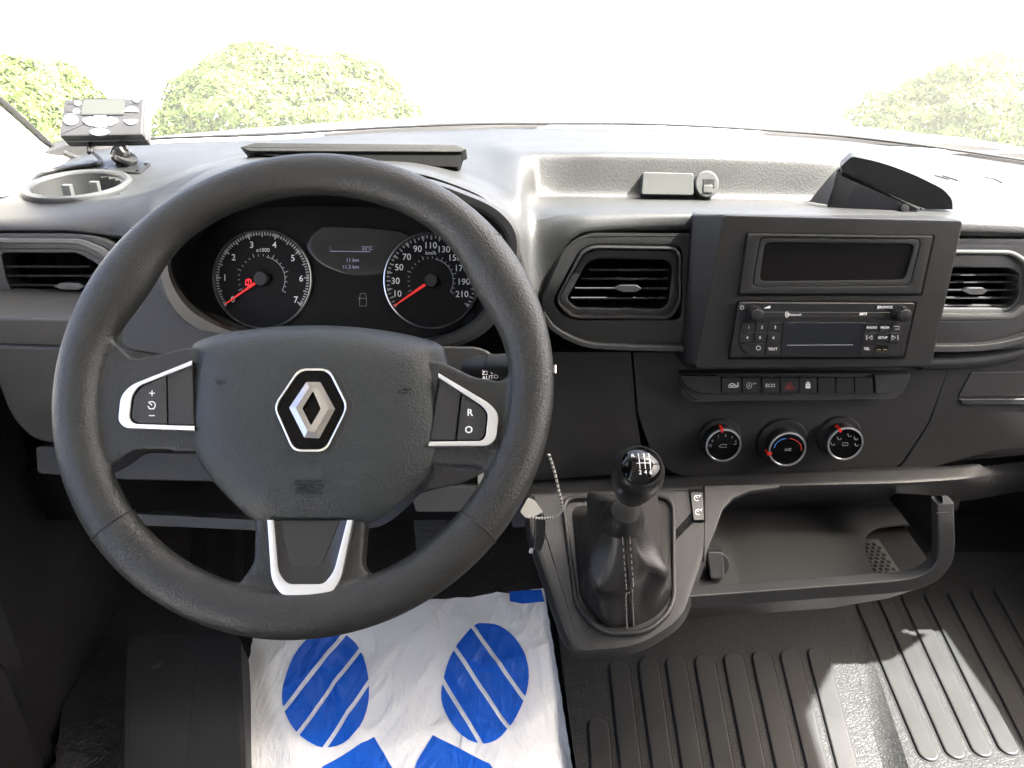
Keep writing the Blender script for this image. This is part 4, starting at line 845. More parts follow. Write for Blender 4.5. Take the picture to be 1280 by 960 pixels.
def rib(pl, xt, yt, xb, yb, wt, wb):
    a = Vector((xt, yt)); b = Vector((xb, yb)); pa = pl.px(xt, yt); pb = pl.px(xb, yb)
    ua = Vector(pl.up(xt, yt)); ub = Vector(pl.up(xb, yb)); d_ = (ub - ua).normalized(); q = Vector((-d_.y, d_.x)); ra_ = abs(pl.up(xt + wt / 2, yt)[0] - ua.x); rb_ = abs(pl.up(xb + wb / 2, yb)[0] - ub.x)
    pts = [ua + q * ra_ * math.cos(t) - d_ * ra_ * math.sin(t) + d_ * ra_ for t in [math.pi * i / 10 for i in range(11)]] + [ub - q * rb_ * math.cos(t) + d_ * rb_ * math.sin(t) - d_ * rb_ for t in [math.pi * i / 10 for i in range(11)]]
    pts = ccw([tuple(p_) for p_ in pts])
    r_ = obj('rib', slab_uv(pl, pts, -.002, .0040, .0028, 3), M['rib'], fm)
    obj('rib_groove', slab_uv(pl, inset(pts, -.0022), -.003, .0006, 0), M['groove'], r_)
tops = [(772.5, 827), (809, 824), (843, 822), (879, 820.5), (915, 818), (950.5, 816), (985.5, 814), (1019.5, 811)]
for i, (x, y) in enumerate(tops):
    s_ = .117 + (.262 - .117) * i / 7; rib(PM, x, y, x + s_ * (1010 - y), 1010, 25, 27)
rib(PM, 747, 899, 755, 1010, 26, 27)
for i in range(7):
    xt, yt = 1076 + 29 * i, 748 - 2 * i; xb, yb = 1164 + 33.5 * i, 953 - 2.5 * i
    rib(PP, xt, yt, xb, yb, 20, 25)

# driver side: dark floor, protective film with printed soles
PF = Plane((-.2, .8, -.936), (0, -math.sin(R(5)), math.cos(R(5))), up=(0, 1, 0)); PF.u = Vector((1, 0, 0)); PF.v = PF.N.cross(PF.u)
dm = thing('driver_floor_mat', 'black ribbed driver floor mat in the shade under the steering wheel', 'floor mat', (-.2, .9, -.96))
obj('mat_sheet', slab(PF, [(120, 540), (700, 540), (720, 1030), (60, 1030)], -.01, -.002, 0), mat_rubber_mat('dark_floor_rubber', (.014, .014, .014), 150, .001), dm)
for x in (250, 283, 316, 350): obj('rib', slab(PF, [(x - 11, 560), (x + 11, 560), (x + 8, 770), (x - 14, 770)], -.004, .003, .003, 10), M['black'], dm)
pf = thing('protective_film', 'white plastic floor film printed with two blue shoe soles', 'floor cover', PF.px(500, 960))
FQ = [(322, 778), (680, 740), (717, 975), (288, 975)]
def fq(s, t):   # bilinear in the floor plane
    a, b, c_, d_ = [Vector(PF.up(*q)) for q in FQ]; return (a * (1 - s) + b * s) * (1 - t) + (d_ * (1 - s) + c_ * s) * t
def fz(u, v):
    n = noise.noise(Vector((u * 9, v * 7, 3.1))) * .006 + noise.noise(Vector((u * 26 + 4, v * 17, 8))) * .0022 + noise.noise(Vector((u * 60, v * 40, 1))) * .0006
    rg = (1 - abs(noise.noise(Vector((u * 11 + v * 5, v * 4, 5.5))))) ** 6 * .004 + (1 - abs(noise.noise(Vector((u * 7 - v * 9, u * 6, 2.2))))) ** 8 * .003
    return .008 + n + rg
G = 70; rows = []
for j in range(G + 1):
    rw_ = []
    for i in range(G + 1):
        q = fq(i / G, j / G); e = .0015 * noise.noise(Vector((i * .3, j * .3, 0)))
        rw_.append(PF.w(q.x + (e if i in (0, G) else 0), q.y + (e * 2 if j == 0 else 0), fz(q.x, q.y)))
    rows.append(rw_)
obj('sheet', loft(rows, closed=False), M['film'], pf, angle=180)
def zz(pts): return [(280 + a / 2.783, 720 + b / 2.783) for a, b in pts]
def printed(name, poly):
    bm = bmesh.new(); vs = [bm.verts.new((*PF.up(*q), 0)) for q in poly]; bm.faces.new(vs)
    bmesh.ops.triangulate(bm, faces=bm.faces); 
    for _ in range(4): bmesh.ops.subdivide_edges(bm, edges=[e for e in bm.edges if e.calc_length() > .012], cuts=1, use_grid_fill=True); bmesh.ops.triangulate(bm, faces=bm.faces)
    bm.verts.ensure_lookup_table(); bm.verts.index_update()
    V = [PF.w(v.co.x, v.co.y, fz(v.co.x, v.co.y) + .0012) for v in bm.verts]; Fc = [tuple(v.index for v in f.verts) for f in bm.faces]; bm.free()
    return obj(name, (V, Fc), M['filmblue'], pf, angle=180)
Ls = zz([(410, 215), (340, 212), (285, 240), (240, 305), (212, 385), (205, 440), (216, 490), (250, 552), (300, 592), (350, 610), (420, 592), (475, 540), (503, 465), (506, 395), (495, 320), (468, 255), (435, 222)])
Rs = zz([(900, 180), (955, 183), (1015, 232), (1050, 300), (1060, 370), (1045, 445), (1003, 530), (945, 590), (890, 597), (830, 572), (782, 510), (757, 440), (765, 370), (800, 275), (845, 215), (870, 190)])
def stripes(poly, cuts, flip):
    cuts = [zz(c_) for c_ in cuts]; bands = []; poly = [tuple(p_) for p_ in smooth_closed([Vector(q) for q in poly], 48)]
    prev = None
    for k in range(len(cuts) + 1):
        q = poly
        for idx, c_ in ((k - 1, -1), (k, 1)):
            if 0 <= idx < len(cuts):
                a, b = Vector(cuts[idx][0]), Vector(cuts[idx][1]); d_ = (b - a).normalized(); n = Vector((-d_.y, d_.x)) * 2.6
                q = clip_half(q, a + n, b + n) if c_ * flip > 0 else clip_half(q, b - n, a - n)
        bands.append(q)
    return bands
for q in stripes(Ls, [[(415, 222), (215, 472)], [(472, 270), (262, 562)], [(508, 385), (352, 612)]], 1):
    if len(q) > 2: printed('sole_print', q)
for q in stripes(Rs, [[(765, 382), (895, 600)], [(803, 268), (990, 545)], [(864, 192), (1046, 448)]], 1):
    if len(q) > 2: printed('sole_print', q)
printed('heel_print', zz([(525, 578), (345, 675), (330, 708), (600, 708), (572, 660)])); printed('heel_print', zz([(728, 570), (672, 668), (660, 708), (950, 708), (925, 668), (830, 618)]))
printed('corner_print', zz([(992, 66), (1104, 62), (1114, 104), (1040, 110), (995, 102)]))
# ================================================================== steering wheel
E = R(40); WT = .634
WO = FW * WT + Vector((1, 0, 0)) * (-.2585 * WT) + UP * .0035
PWh = Plane(WO, (0, -math.cos(E), math.sin(E)))
RO = .3115 * WT
wh = thing('steering_wheel', 'dark grey three-spoke van steering wheel with diamond badge', 'steering wheel', WO - PWh.N * .05)
# foam rim and spokes: overlapping solids fused into one skin
RC = RO - .0182
def rim_sec(a):
    L = []; cx = Vector((math.cos(a), math.sin(a)))
    fat = 1 + .24 * math.exp(-((math.degrees(a) % 360 - 152) / 14) ** 2) + .24 * math.exp(-((math.degrees(a) % 360 - 28) / 14) ** 2)
    for k in range(20):
        b = 2 * math.pi * k / 20; r_ = RC - .0182 * (fat - 1) + .0182 * fat * math.cos(b); L.append(PWh.w(cx.x * r_, cx.y * r_, .0155 * fat * math.sin(b)))
    return L
rim_m = loft([rim_sec(2 * math.pi * i / 160) for i in range(160)] + [rim_sec(0)])
def wpoly(pts, h0, h1, b, r=6): return slab(PWh, pts, h0, h1, b, r, 3)
sp_l = wpoly([(98, 410), (140, 424), (165, 449), (235, 433), (330, 440), (330, 575), (245, 563), (168, 561), (142, 580), (98, 600), (88, 500)], -.020, .004, .008)
sp_r = wpoly([(668, 420), (650, 447), (628, 476), (592, 470), (555, 452), (460, 440), (460, 590), (540, 581), (600, 584), (622, 600), (655, 620), (672, 520)], -.020, .004, .008)
sp_b = wpoly([(318, 640), (316, 703), (296, 732), (250, 735), (320, 775), (385, 780), (460, 775), (530, 738), (478, 734), (452, 708), (458, 640)], -.018, .004, .008)
hub = wpoly([(237, 440), (300, 412), (475, 412), (556, 442), (549, 562), (498, 630), (462, 653), (322, 653), (291, 626), (241, 560)], -.035, -.009, .004)
V, Fc = join(rim_m, sp_l, sp_r, sp_b, hub)
def fuse(name, mf, voxel, its, mat, parent):
    me = bpy.data.meshes.new(name); me.from_pydata([tuple(v) for v in mf[0]], [], mf[1]); me.validate()
    bm = bmesh.new(); bm.from_mesh(me); bmesh.ops.remove_doubles(bm, verts=bm.verts, dist=1e-6); bmesh.ops.recalc_face_normals(bm, faces=bm.faces); bm.to_mesh(me); bm.free()
    t = bpy.data.objects.new(name, me); COL.objects.link(t)
    m = t.modifiers.new('r', 'REMESH'); m.mode = 'VOXEL'; m.voxel_size = voxel; m.use_smooth_shade = True
    s = t.modifiers.new('s', 'SMOOTH'); s.factor = .5; s.iterations = its
    dg = bpy.context.evaluated_depsgraph_get(); e = bpy.data.meshes.new_from_object(t.evaluated_get(dg))
    V = [v.co.copy() for v in e.vertices]; Fc = [tuple(p_.vertices) for p_ in e.polygons]
    bpy.data.objects.remove(t); bpy.data.meshes.remove(me); bpy.data.meshes.remove(e)
    return obj(name, (V, Fc), mat, parent, angle=180)
fuse('rim', (V, Fc), .0016, 20, M['rim'], wh)
for deg, dl in ((139, 0), (38, 0), (219.5, 0), (320, 0)):
    a0 = R(deg); pts = []
    cx = Vector((math.cos(a0), math.sin(a0))); tv = Vector((-cx.y, cx.x))
    for k in range(28):
        b = 2 * math.pi * k / 28; r_ = RC + .01795 * math.cos(b); o_ = .0026 * math.sin(b); pts.append(PWh.w(cx.x * r_ + tv.x * o_, cx.y * r_ + tv.y * o_, .01525 * math.sin(b)))
    obj('seam', tube(pts, .0009, 6, closed=True), M['seam'], wh)
# airbag cover
AB = [(233, 446), (244, 424), (300, 409.5), (390, 403), (478, 409), (545, 425), (558, 446), (559, 480), (552, 548), (536, 590), (500, 630), (470, 652), (440, 657), (400, 657.5), (345, 657), (318, 650), (292, 628), (260, 592), (243, 556), (234, 495)]
AH = -.014
ab2 = ccw([tuple(p_) for p_ in smooth_closed([Vector(PWh.up(a, b, -.014 + .012 * min(1, max(0, (b - 412) / 60)))) for a, b in AB], 120)])
def roll(d_): s_ = max(0, min(1, (d_.y / max(d_.length, 1e-6) + .1) / .9)); return .36 + .64 * s_ * s_ * (3 - 2 * s_)
cxy = Vector(PWh.up(394, 528, AH)); L = []
for k, (s, h) in enumerate(((1.0, -.037), (1.0, -.026), (.995, -.021), (.98, -.0165), (.95, -.0105), (.91, -.0045), (.86, .0015), (.80, .0066), (.72, .0110), (.60, .0143), (.45, .0154), (.25, .0155), (.12, .0155))):
    L.append([PWh.w(*(cxy + (Vector(q) - cxy) * s), (h if k == 0 else .0155 - (.0155 - h) * roll(Vector(q) - cxy))) for q in ab2])
ab = obj('airbag_cover', loft(L, cap1=True), M['bag'], wh, angle=50)
# badge
HB = .0158
PBd = Plane(PWh.w(*cxy, HB), PWh.N)
hexo = [(373, 460), (412, 460), (436, 508), (408, 565), (366, 565), (341, 508)]
obj('badge_recess', slab(PBd, [(369, 453), (416, 453), (444, 509), (413, 573), (362, 573), (333, 509)], -.003, .0002, .0003, 12), M['bag'], wh)
obj('badge_rim', ring(PBd, hexo, [(375, 463.5), (410, 463.5), (432.5, 508.5), (406, 561.5), (368, 561.5), (344.5, 508.5)], -.002, .0030, .0009, ro=11, ri=10), M['chrome'], wh)
obj('badge_plate', slab(PBd, [(374.5, 462.5), (410.5, 462.5), (433.5, 508.5), (406.5, 562.5), (367.5, 562.5), (343.5, 508.5)], -.002, .0012, 0, 10), M['badgeblack'], wh)
DO = [(383, 477.5), (400.5, 477.5), (419, 511.5), (399, 548), (380.5, 547), (361.5, 509.5)]; DI = [(390.5, 490), (392, 490), (401, 511), (389.5, 531), (388, 530.5), (378, 510.5)]
DM = [((a[0] * .5 + b[0] * .5), (a[1] * .5 + b[1] * .5)) for a, b in zip(DO, DI)]
L = [[PBd.px(*q, .0010) for q in DO], [PBd.px(*q, .0026) for q in DO], [PBd.px(*q, .0046) for q in DM], [PBd.px(*q, .0040) for q in DI], [PBd.px(*q, .0010) for q in DI]]
obj('badge_diamond', loft(L), M['darkchrome'], wh, angle=5)
hornl = lambda x, y, f: [[(x - 8 * f, y + 3), (x - 6 * f, y - 1), (x + 8 * f, y - 2)], [(x - 5 * f, y), (x - 3 * f, y + 3), (x + 3 * f, y + 3.2), (x + 6 * f, y - 1)]]
def surf_h(x, y):
    # height of the cover under a pixel (iterate once on the concentric profile)
    best = None
    u = Vector(PWh.up(x, y, .012)); d_ = u - cxy; prof = ((.995, -.021), (.98, -.0165), (.95, -.0105), (.91, -.0045), (.86, .0015), (.80, .0066), (.72, .0110), (.60, .0143), (.45, .0154), (.25, .0155), (.12, .0155))
    import_angle = math.atan2(d_.y, d_.x); q = min(ab2, key=lambda p_: abs(((math.atan2(p_[1] - cxy.y, p_[0] - cxy.x) - import_angle + math.pi) % (2 * math.pi)) - math.pi))
    s = d_.length / (Vector(q) - cxy).length
    for (s1, h1), (s0, h0) in zip(prof, prof[1:]):
        if s0 <= s <= s1: return .0155 - (.0155 - (h0 + (h1 - h0) * (s - s0) / (s1 - s0))) * roll(d_)
    return .0155
def emboss(name, lines, w):
    ms = []
    for ln in lines:
        P = [PWh.px(x, y, surf_h(x, y) + .0002) for x, y in ln]; ms.append(tube(P, w, 6))
    return obj(name, join(*ms), M['seam'], ab)  # dark colour stands in for shading along the embossed lines
emboss('horn_symbol', hornl(275.5, 476.5, -1), .0008); emboss('horn_symbol', hornl(506, 487.5, 1), .0008)
ms = []
for i in range(3):
    x = 371 + i * 12; ms += [[(x, 611), (x, 602), (x + 9, 602), (x + 9, 606), (x, 606.5)], [(x + 5, 606), (x + 9, 611)]] if i == 1 else [[(x + 9, 602), (x, 602), (x, 606.5)], [(x, 606.5), (x + 9, 606.5)], [(x + 9, 606.5), (x + 9, 611), (x, 611)]]
def surf_uv(u, v):
    d_ = Vector((u, v)) - cxy; an = math.atan2(d_.y, d_.x); q = min(ab2, key=lambda p_: abs(((math.atan2(p_[1] - cxy.y, p_[0] - cxy.x) - an + math.pi) % (2 * math.pi)) - math.pi))
    s = d_.length / (Vector(q) - cxy).length; pr = ((1.0, -.026), (.995, -.021), (.98, -.0165), (.95, -.0105), (.91, -.0045), (.86, .0015), (.80, .0066), (.72, .0110), (.60, .0143), (.45, .0154), (.25, .0155), (0, .0155))
    for (s1, h1), (s0, h0) in zip(pr, pr[1:]):
        if s0 <= s <= s1: return .0155 - (.0155 - (h0 + (h1 - h0) * (s - s0) / (s1 - s0))) * roll(d_)
    return -.02
def drape(mf, e):
    out = []
    for p_ in mf[0]:
        q = p_ - PWh.O; u, v = q.dot(PWh.u), q.dot(PWh.v); out.append(PWh.w(u, v, surf_uv(u, v) + e))
    return out, mf[1]
obj('airbag_lettering', join(drape(strokes(PWh, ms, .0013, .012), .0008), drape(glyphs('AIRBAG', .0056, PWh, 386, 615, .012, bold=.02), .0008)), simple('emboss_shade_skin', (.009, .0105, .011), .6, spec=.3), ab, flat=True)  # letters coloured darker than the cover in place of the relief's shading
# spoke button pods
PP1 = Plane(PWh.w(0, 0, .0062), PWh.N)
def pod(label, outer, inner, b1, b2, legend):
    t = obj('spoke_trim', c_strip(PP1, [c_ if len(c_) > 2 else (*c_, 9) for c_ in outer], [c_ if len(c_) > 2 else (*c_, 6) for c_ in inner], -.006, .0045, .0012), M['satin'], wh); t['label'] = label
    obj('pod_base', slab(PP1, inner, -.006, .0005, 0, 6), M['void'], t)
    obj('blank', slab(PP1, b2, -.004, .0022, .0008, 0), M['panelgrey'], t)
    b_ = obj('button', slab(PP1, b1, -.004, .0036, .0016, 5), M['panelgrey'], t)
    obj('legend', legend, M['white'], t, flat=True)
LH = .0039
pod('satin trim with cruise control button', [(240, 450, 2), (163, 481), (150, 495), (147, 526), (155, 534.5), (243, 538, 2)], [(240, 456.5, 2), (174, 482), (165, 494), (161.5, 523), (168, 529.5), (243, 532, 2)],
    [(207, 470, 2), (178, 483), (168, 495), (164, 522), (170, 528), (208, 530, 2)], [(209, 469), (240, 457.5), (243, 531), (210, 530)],
    join(strokes(PP1, [[(186.5, 491.5), (193.5, 491.5)], [(190, 488), (190, 495)], [(186, 519.5), (193.5, 519.5)], arc(189.5, 506.5, 4.6, 4.6, 130, -170, 16), [(185.5, 502.5), (190, 506.5)], [(186, 511), (193, 511)]], .0008, LH)))
pod('satin trim with resume and off button', [(548, 466, 2), (612, 504), (623.5, 517), (620.5, 548), (612, 557.5), (535, 558, 2)], [(548, 471.5, 2), (602, 507), (610, 516), (607, 545), (602, 551), (537, 551.5, 2)],
    [(578, 493, 2), (601, 509), (608, 517), (605, 544), (601, 549.5), (571, 550, 2)], [(550, 474), (576, 491), (569, 550), (538, 550)],
    join(glyphs('R', .0075, PP1, 588, 515.5, LH, bold=.02), glyphs('O', .0075, PP1, 586, 537, LH, bold=.02)))
# lower spoke trim
t = obj('lower_trim', c_strip(PWh, [(333.5, 650), (339, 727, 14), (353, 745, 8), (411, 745, 8), (425.5, 727, 14), (441.5, 650)], [(342, 650), (347.5, 716, 12), (359.5, 730, 6), (404, 730, 6), (417, 715, 12), (433.5, 650)], -.006, .0095, .0012), M['satin'], wh)
obj('lower_insert', loft([[PWh.px(*q, h) for q in rounded(p_, 5, 4)] for p_, h in (([(341.5, 650), (347, 717), (359, 731), (404.5, 731), (417.5, 716), (434, 650)], .0086), ([(350, 650), (360, 700), (366, 709), (400, 709), (406, 700), (426, 650)], .0058))], cap1=True), M['btn'], wh, angle=20)
obj('insert_panel', slab(PWh, [(351, 650), (361, 699), (367, 707), (399, 707), (405, 699), (425, 650)], .005, .0064, .0004, 3), M['panelgrey'], wh)

# ---------------------------------------------------------------- column, stalk, key
co = thing('steering_column', 'grey steering column shroud behind the wheel', 'steering column', PWh.w(.01, 0, -.1))
def colloop(sx, sy, h, dv=0.0): return [PWh.w(.012 + sx * math.copysign(abs(math.cos(t)) ** .7, math.cos(t)), dv + sy * math.copysign(abs(math.sin(t)) ** .7, math.sin(t)), h) for t in [2 * math.pi * i / 40 for i in range(40)]]
obj('shroud', loft([colloop(.070, .055, -.045), colloop(.078, .06, -.055), colloop(.085, .066, -.10), colloop(.09, .07, -.20)], True, True), M['bar'], co)
obj('upper_shroud', slab(Plane(at(600, 450, .70), tilt(30)), [(540, 432), (596, 433), (614, 440), (622, 462), (600, 480), (540, 470)], -.06, .0, .008, 8), M['dash'], co)
obj('lower_shroud', slab(Plane(at(560, 600, .69), tilt(20)), [(470, 560), (618, 560), (612, 588), (580, 604), (508, 622), (460, 600)], -.06, .0, .008, 10), M['bar'], co)
st = thing('column_stalk', 'dark wiper stalk with white symbols beside the steering wheel', 'stalk', at(605, 465, .70))
sA = at(570, 462, .71); sB = at(655, 456, .672); sp_ = [sA.lerp(sB, i / 10) for i in range(11)]
obj('lever', tube(sp_, [.008, .009, .0105, .0115, .012, .0122, .0122, .012, .0115, .0105, .009], 20), M['dash'], st)
obj('collar_ring', tube([sA.lerp(sB, .52), sA.lerp(sB, .56)], .0128, 20), M['black'], st)
PSt = Plane(sA.lerp(sB, .48) + Vector((0, -.009, .0085)), (0, -.72, .69))
obj('legend', join(glyphs('AUTO', .0055, PSt, 612.5, 471.5, .001, bold=.01, rot=.12), strokes(PSt, [[(603, 468), (605, 464), (609, 464), (609, 468), (603, 468)], [(606, 466), (603, 463)], arc(615.5, 465, 1.6, 2.2, 0, 360, 12), [(617, 459.5), (620, 458.5)]], .0006, .001)), M['white'], st, flat=True)

kt = thing('key_tag', 'white paper tag with handwriting hanging behind the wheel spoke', 'tag', at(612, 620, .69))
PTg = Plane(at(612, 620, .695), tilt(20))
obj('paper', slab(PTg, [(597, 590), (625, 585), (640, 620), (628, 650), (606, 640), (598, 620)], -.0004, .0004, 0, 8), M['tag'], kt)
obj('handwriting', strokes(PTg, [[(604, 602), (606, 605), (608, 601), (611, 606)], [(612, 612), (615, 606), (617, 613), (620, 607)], [(605, 618), (610, 616), (612, 622), (618, 618)], [(610, 630), (614, 626), (618, 632)]], .0006, .0007), simple('blue_ink', (.05, .06, .22), .7), kt, flat=True)
kx = thing('car_key', 'black car key fob hanging beside the gear console', 'key', at(676, 670, .68))
PKy = Plane(at(675, 668, .68), tilt(15))
obj('fob', slab(PKy, [(669, 650), (676, 644), (682, 650), (681, 676), (676, 690), (667, 688)], -.010, .003, .0025, 4), M['btn'], kx)
obj('fob_seam', strokes(PKy, [[(674, 646), (674.5, 670), (671, 688)]], .0006, .0033), M['seam'], kx)
obj('key_tip', slab(PKy, [(662, 686), (667, 686), (666, 692), (661, 692)], -.004, .0, .001, 1), M['satin'], kx)
lb = thing('key_label', 'cream triangular key label on a patterned string', 'label', at(666, 640, .672))
PLb = Plane(at(666, 640, .672), tilt(30))
obj('card', slab(PLb, [(660, 622), (668, 625), (679, 640), (672, 644), (658, 648), (650, 640)], -.0006, .0006, .0002, 2), M['tag'], lb)
spth = smooth_open([at(686, 568, .675), at(693, 590, .674), at(699, 615, .673), at(703, 634, .672), at(699, 643, .671), at(690, 647, .67), at(676, 648, .669), at(660, 646, .669)], 90)
sg = thing('key_string', 'black and white patterned string loop holding the keys', 'string', spth[0])
obj('cord', tube(spth, .0014, 8), M['tag'], sg)
ms = [tube([spth[i], spth[i + 1]], .00155, 8) for i in range(1, 88, 3)]
obj('cord_fleck', join(*ms), M['seam'], sg)['kind'] = 'stuff'
cr = thing('ignition_ring', 'small chrome ignition lock ring glimpsed at the wheel edge', 'lock', at(694, 462, .74))
obj('ring', tube([at(692, 457, .74), at(692, 467, .735)], .0035, 12), M['darkchrome'], cr)

# pedals
bp_ = thing('brake_pedal', 'black ribbed brake pedal in the dark footwell', 'pedal', at(538, 690, .98))
PPd = Plane(at(538, 665, .98), tilt(35))
obj('pad', slab(PPd, [(516, 642), (560, 640), (557, 688), (520, 690)], -.012, .004, .003, 6), M['black'], bp_)
for i in range(5): obj('tread', slab(PPd, [(521, 650 + i * 8), (556, 649 + i * 8), (555.5, 652.5 + i * 8), (521.5, 653.5 + i * 8)], .003, .0065, .001, 1), M['dash'], bp_)
obj('pedal_arm', tube([PPd.px(540, 645, -.01), at(545, 610, 1.05), at(548, 560, 1.15)], .009, 8), M['black'], bp_)
fr = thing('footrest', 'black moulded footrest box beside the door sill', 'footrest', at(220, 900, .80))
PFr = Plane(PF.px(220, 880, .06), (0, -.25, .97), up=(0, 1, 0)); PFr.u = Vector((1, 0, 0)); PFr.v = PFr.N.cross(PFr.u)
obj('box', slab(PFr, [(156, 792), (300, 788), (308, 985), (150, 985)], -.06, .0, .008, 16), M['doordark'], fr)
obj('recess_panel', slab(PFr, [(165, 815), (245, 820), (232, 985), (158, 985)], -.001, .0015, .0012, 8), M['doordark'], fr)
obj('bump', lathe(PFr.px(197, 830, 0), PFr.N, [(.009, 0), (.009, .003), (.006, .004), (.0001, .004)], 20, up=(0, 1, 0)), M['doordark'], fr)

# ---------------------------------------------------------------- driver door and pillar
dd = thing('driver_door', 'black driver door card standing ajar beside the steering wheel', 'door', (-.64, .78, -.97))
DH = Vector((-.64, .78, 0)); DA = R(24); dv = Vector((-math.sin(DA), -math.cos(DA), 0)); dn = Vector((math.cos(DA), -math.sin(DA), 0)); dax = (dn, -dv, Vector((0, 0, 1)))
def dbox(s, off, z, t_, l_, h_): return box(DH + dv * s + dn * off + Vector((0, 0, z)), t_, l_, h_, dax)
obj('door_card', dbox(.56, -.025, -.665, .05, 1.12, .61), M['doordark'], dd)
obj('window_sill', dbox(.56, -.03, -.352, .10, 1.12, .02), M['doordark'], dd)
obj('armrest', dbox(.62, .02, -.52, .07, .5, .05), M['doordark'], dd)
PDo = Plane(DH + dv * .3 + Vector((0, 0, -.6)), dn)
obj('door_pocket', slab_uv(PDo, rounded([(-.24, -.36), (.27, -.36), (.27, -.14), (.20, -.08), (-.24, -.16)], .03, 5), -.005, .03, .008), M['doordark'], dd)
obj('speaker_ring', tube([PDo.w(.12 + .08 * math.cos(t), .06 + .08 * math.sin(t), .002) for t in [2 * math.pi * i / 40 for i in range(40)]], .004, 8, closed=True), M['doordark'], dd)
struct('kick_panel', box((-.67, 1.07, -.60), .03, .62, .80), BK, 'dark kick panel under the driver end of the dashboard', 'panel')
struct('door_sill', loft([[Vector((-.60, y, -.97)), Vector((-.55, y, -.94)), Vector((-.50, y, -.955)), Vector((-.49, y, -.98))] for y in (-.3, .4, .95)], closed=False), M['doordark'], 'black sill trim at the foot of the driver door', 'sill')
ap = thing('windscreen_pillar', 'pale beige windscreen pillar trim at the driver side', 'pillar', at(40, 235, 1.1))
pA = [at(-140, 20, .95), at(-60, 82, 1.05), at(0, 130, 1.12), at(40, 166, 1.17), at(66, 188, 1.2), at(100, 203, 1.2)]
prow = [[(-140, 20, .95), (-60, 82, 1.05), (0, 130, 1.12), (40, 166, 1.17), (66, 187, 1.2), (98, 203, 1.2)],
        [(-140, 60, .93), (-60, 112, 1.02), (0, 156, 1.08), (38, 183, 1.12), (64, 197, 1.15), (95, 208, 1.15)],
        [(-140, 140, .90), (-60, 170, .97), (0, 196, 1.02), (34, 206, 1.06), (60, 211, 1.09), (90, 213, 1.11)],
        [(-140, 230, .88), (-60, 228, .93), (0, 228, .975), (28, 225, 1.01), (54, 222, 1.05), (84, 218, 1.08)],
        [(-140, 275, .90), (-60, 256, .93), (0, 246, .965), (26, 240, 1.0), (50, 234, 1.03), (80, 226, 1.06)]]
obj('trim', loft([smooth_open([at(*q) for q in r_], 24) for r_ in prow], closed=False), M['beige'], ap, angle=80, subsurf=2)
obj('seal', tube(smooth_open([q + Vector((.004, .0, .003)) for q in pA], 40), .0042, 8), M['rubber'], ap)

# ---------------------------------------------------------------- things on the dash top
cu_ = thing('cup_holder', 'round grey cup holder ring sunk in the dash top', 'cup holder', at(98, 240, .97))
PCu = Plane(on_pad(98, 235, .001), (0, -.10, .995), up=(0, 1, 0)); PCu.u = Vector((1, 0, 0)); PCu.v = PCu.N.cross(PCu.u)
cc0 = Vector(PCu.up(98, 234)); ro_ = abs(PCu.up(163, 234)[0] - cc0.x)
ell = lambda f, h, k=1.0: [PCu.w(cc0.x + ro_ * f * math.cos(t), cc0.y + ro_ * f * .93 * math.sin(t), h) for t in [2 * math.pi * i / 64 for i in range(64)]]
obj('rim_ring', loft([ell(1.0, -.012), ell(1.0, .001), ell(.97, .005), ell(.90, .0065), ell(.84, .005), ell(.80, .001), ell(.79, -.006)]), M['bar'], cu_)
obj('well', loft([ell(.80, .003), ell(.79, -.004), ell(.74, -.03)], cap1=True), M['dash'], cu_)
for x, y in ((84, 234), (118, 230)):
    p_ = PCu.px(x, y, .004); obj('grip', box(p_ + Vector((0, 0, -.008)), .010, .008, .022), M['plate'], cu_)
# control unit on its swivel mount
bl_y = on_pad(156, 211).y + .01
cx_ = thing('control_unit', 'small grey control unit with screen and white keys on the dash top', 'control unit', at(132, 185, 1.0))
PU = Plane(at(128, 146, bl_y), Vector((.10, -.80, .55)))
fU = [(80, 123.5), (181, 122), (178, 169), (73, 170.5)]
uu = PU.ups(rounded(fU, 3, 4), 0); uu = ccw(uu)
obj('case', loft([[PU.w(u, v, -.034) for u, v in inset(uu, .003)], [PU.w(u, v, -.030) for u, v in uu], [PU.w(u, v, -.016) for u, v in uu], [PU.w(u, v, -.0155) for u, v in inset(uu, .0008)], [PU.w(u, v, -.0145) for u, v in inset(uu, .0008)], [PU.w(u, v, -.014) for u, v in uu], [PU.w(u, v, -.003) for u, v in uu], [PU.w(u, v, -.0008) for u, v in inset(uu, .0012)], [PU.w(u, v, 0) for u, v in inset(uu, .003)]], True, True), M['device'], cx_)
obj('screen', slab(PU, [(105, 123.5), (155, 123), (154, 142.5), (102, 142.5)], -.002, .0006, .0003, 2), simple('grey_lcd', (.05, .053, .048), .3), cx_)
obj('screen_edge', ring(PU, [(103.5, 122.6), (156.5, 122.2), (155.3, 143.6), (100.5, 143.6)], [(105, 123.5), (155, 123), (154, 142.5), (102, 142.5)], -.001, .0012, .0004, ro=2, ri=2), M['device'], cx_)
def keyo(pts, r=3): obj('key', slab(PU, pts, -.001, .002, .001, r), M['keypad'], cx_)
keyo(arc(88, 149, 9, 7, 0, 340, 18), 0); keyo([(101, 149), (115, 145), (116, 157.5), (107, 155)], 4); keyo([(117, 144.5), (133, 144.5), (133, 158.5), (117, 158)], 2); keyo([(135, 145), (149, 149), (143, 155), (134.5, 157.5)], 4)
keyo(arc(124, 164.5, 12, 4.3, 0, 340, 18), 0); keyo(arc(163.5, 139, 8.5, 6.5, 0, 180, 12), 0); keyo(arc(163, 149, 8.5, 6.5, 180, 360, 12), 0)
for x, y in ((96.5, 128.5), (95, 138.5), (170, 124.5)): keyo(arc(x, y, 4, 3, 0, 340, 14), 0)
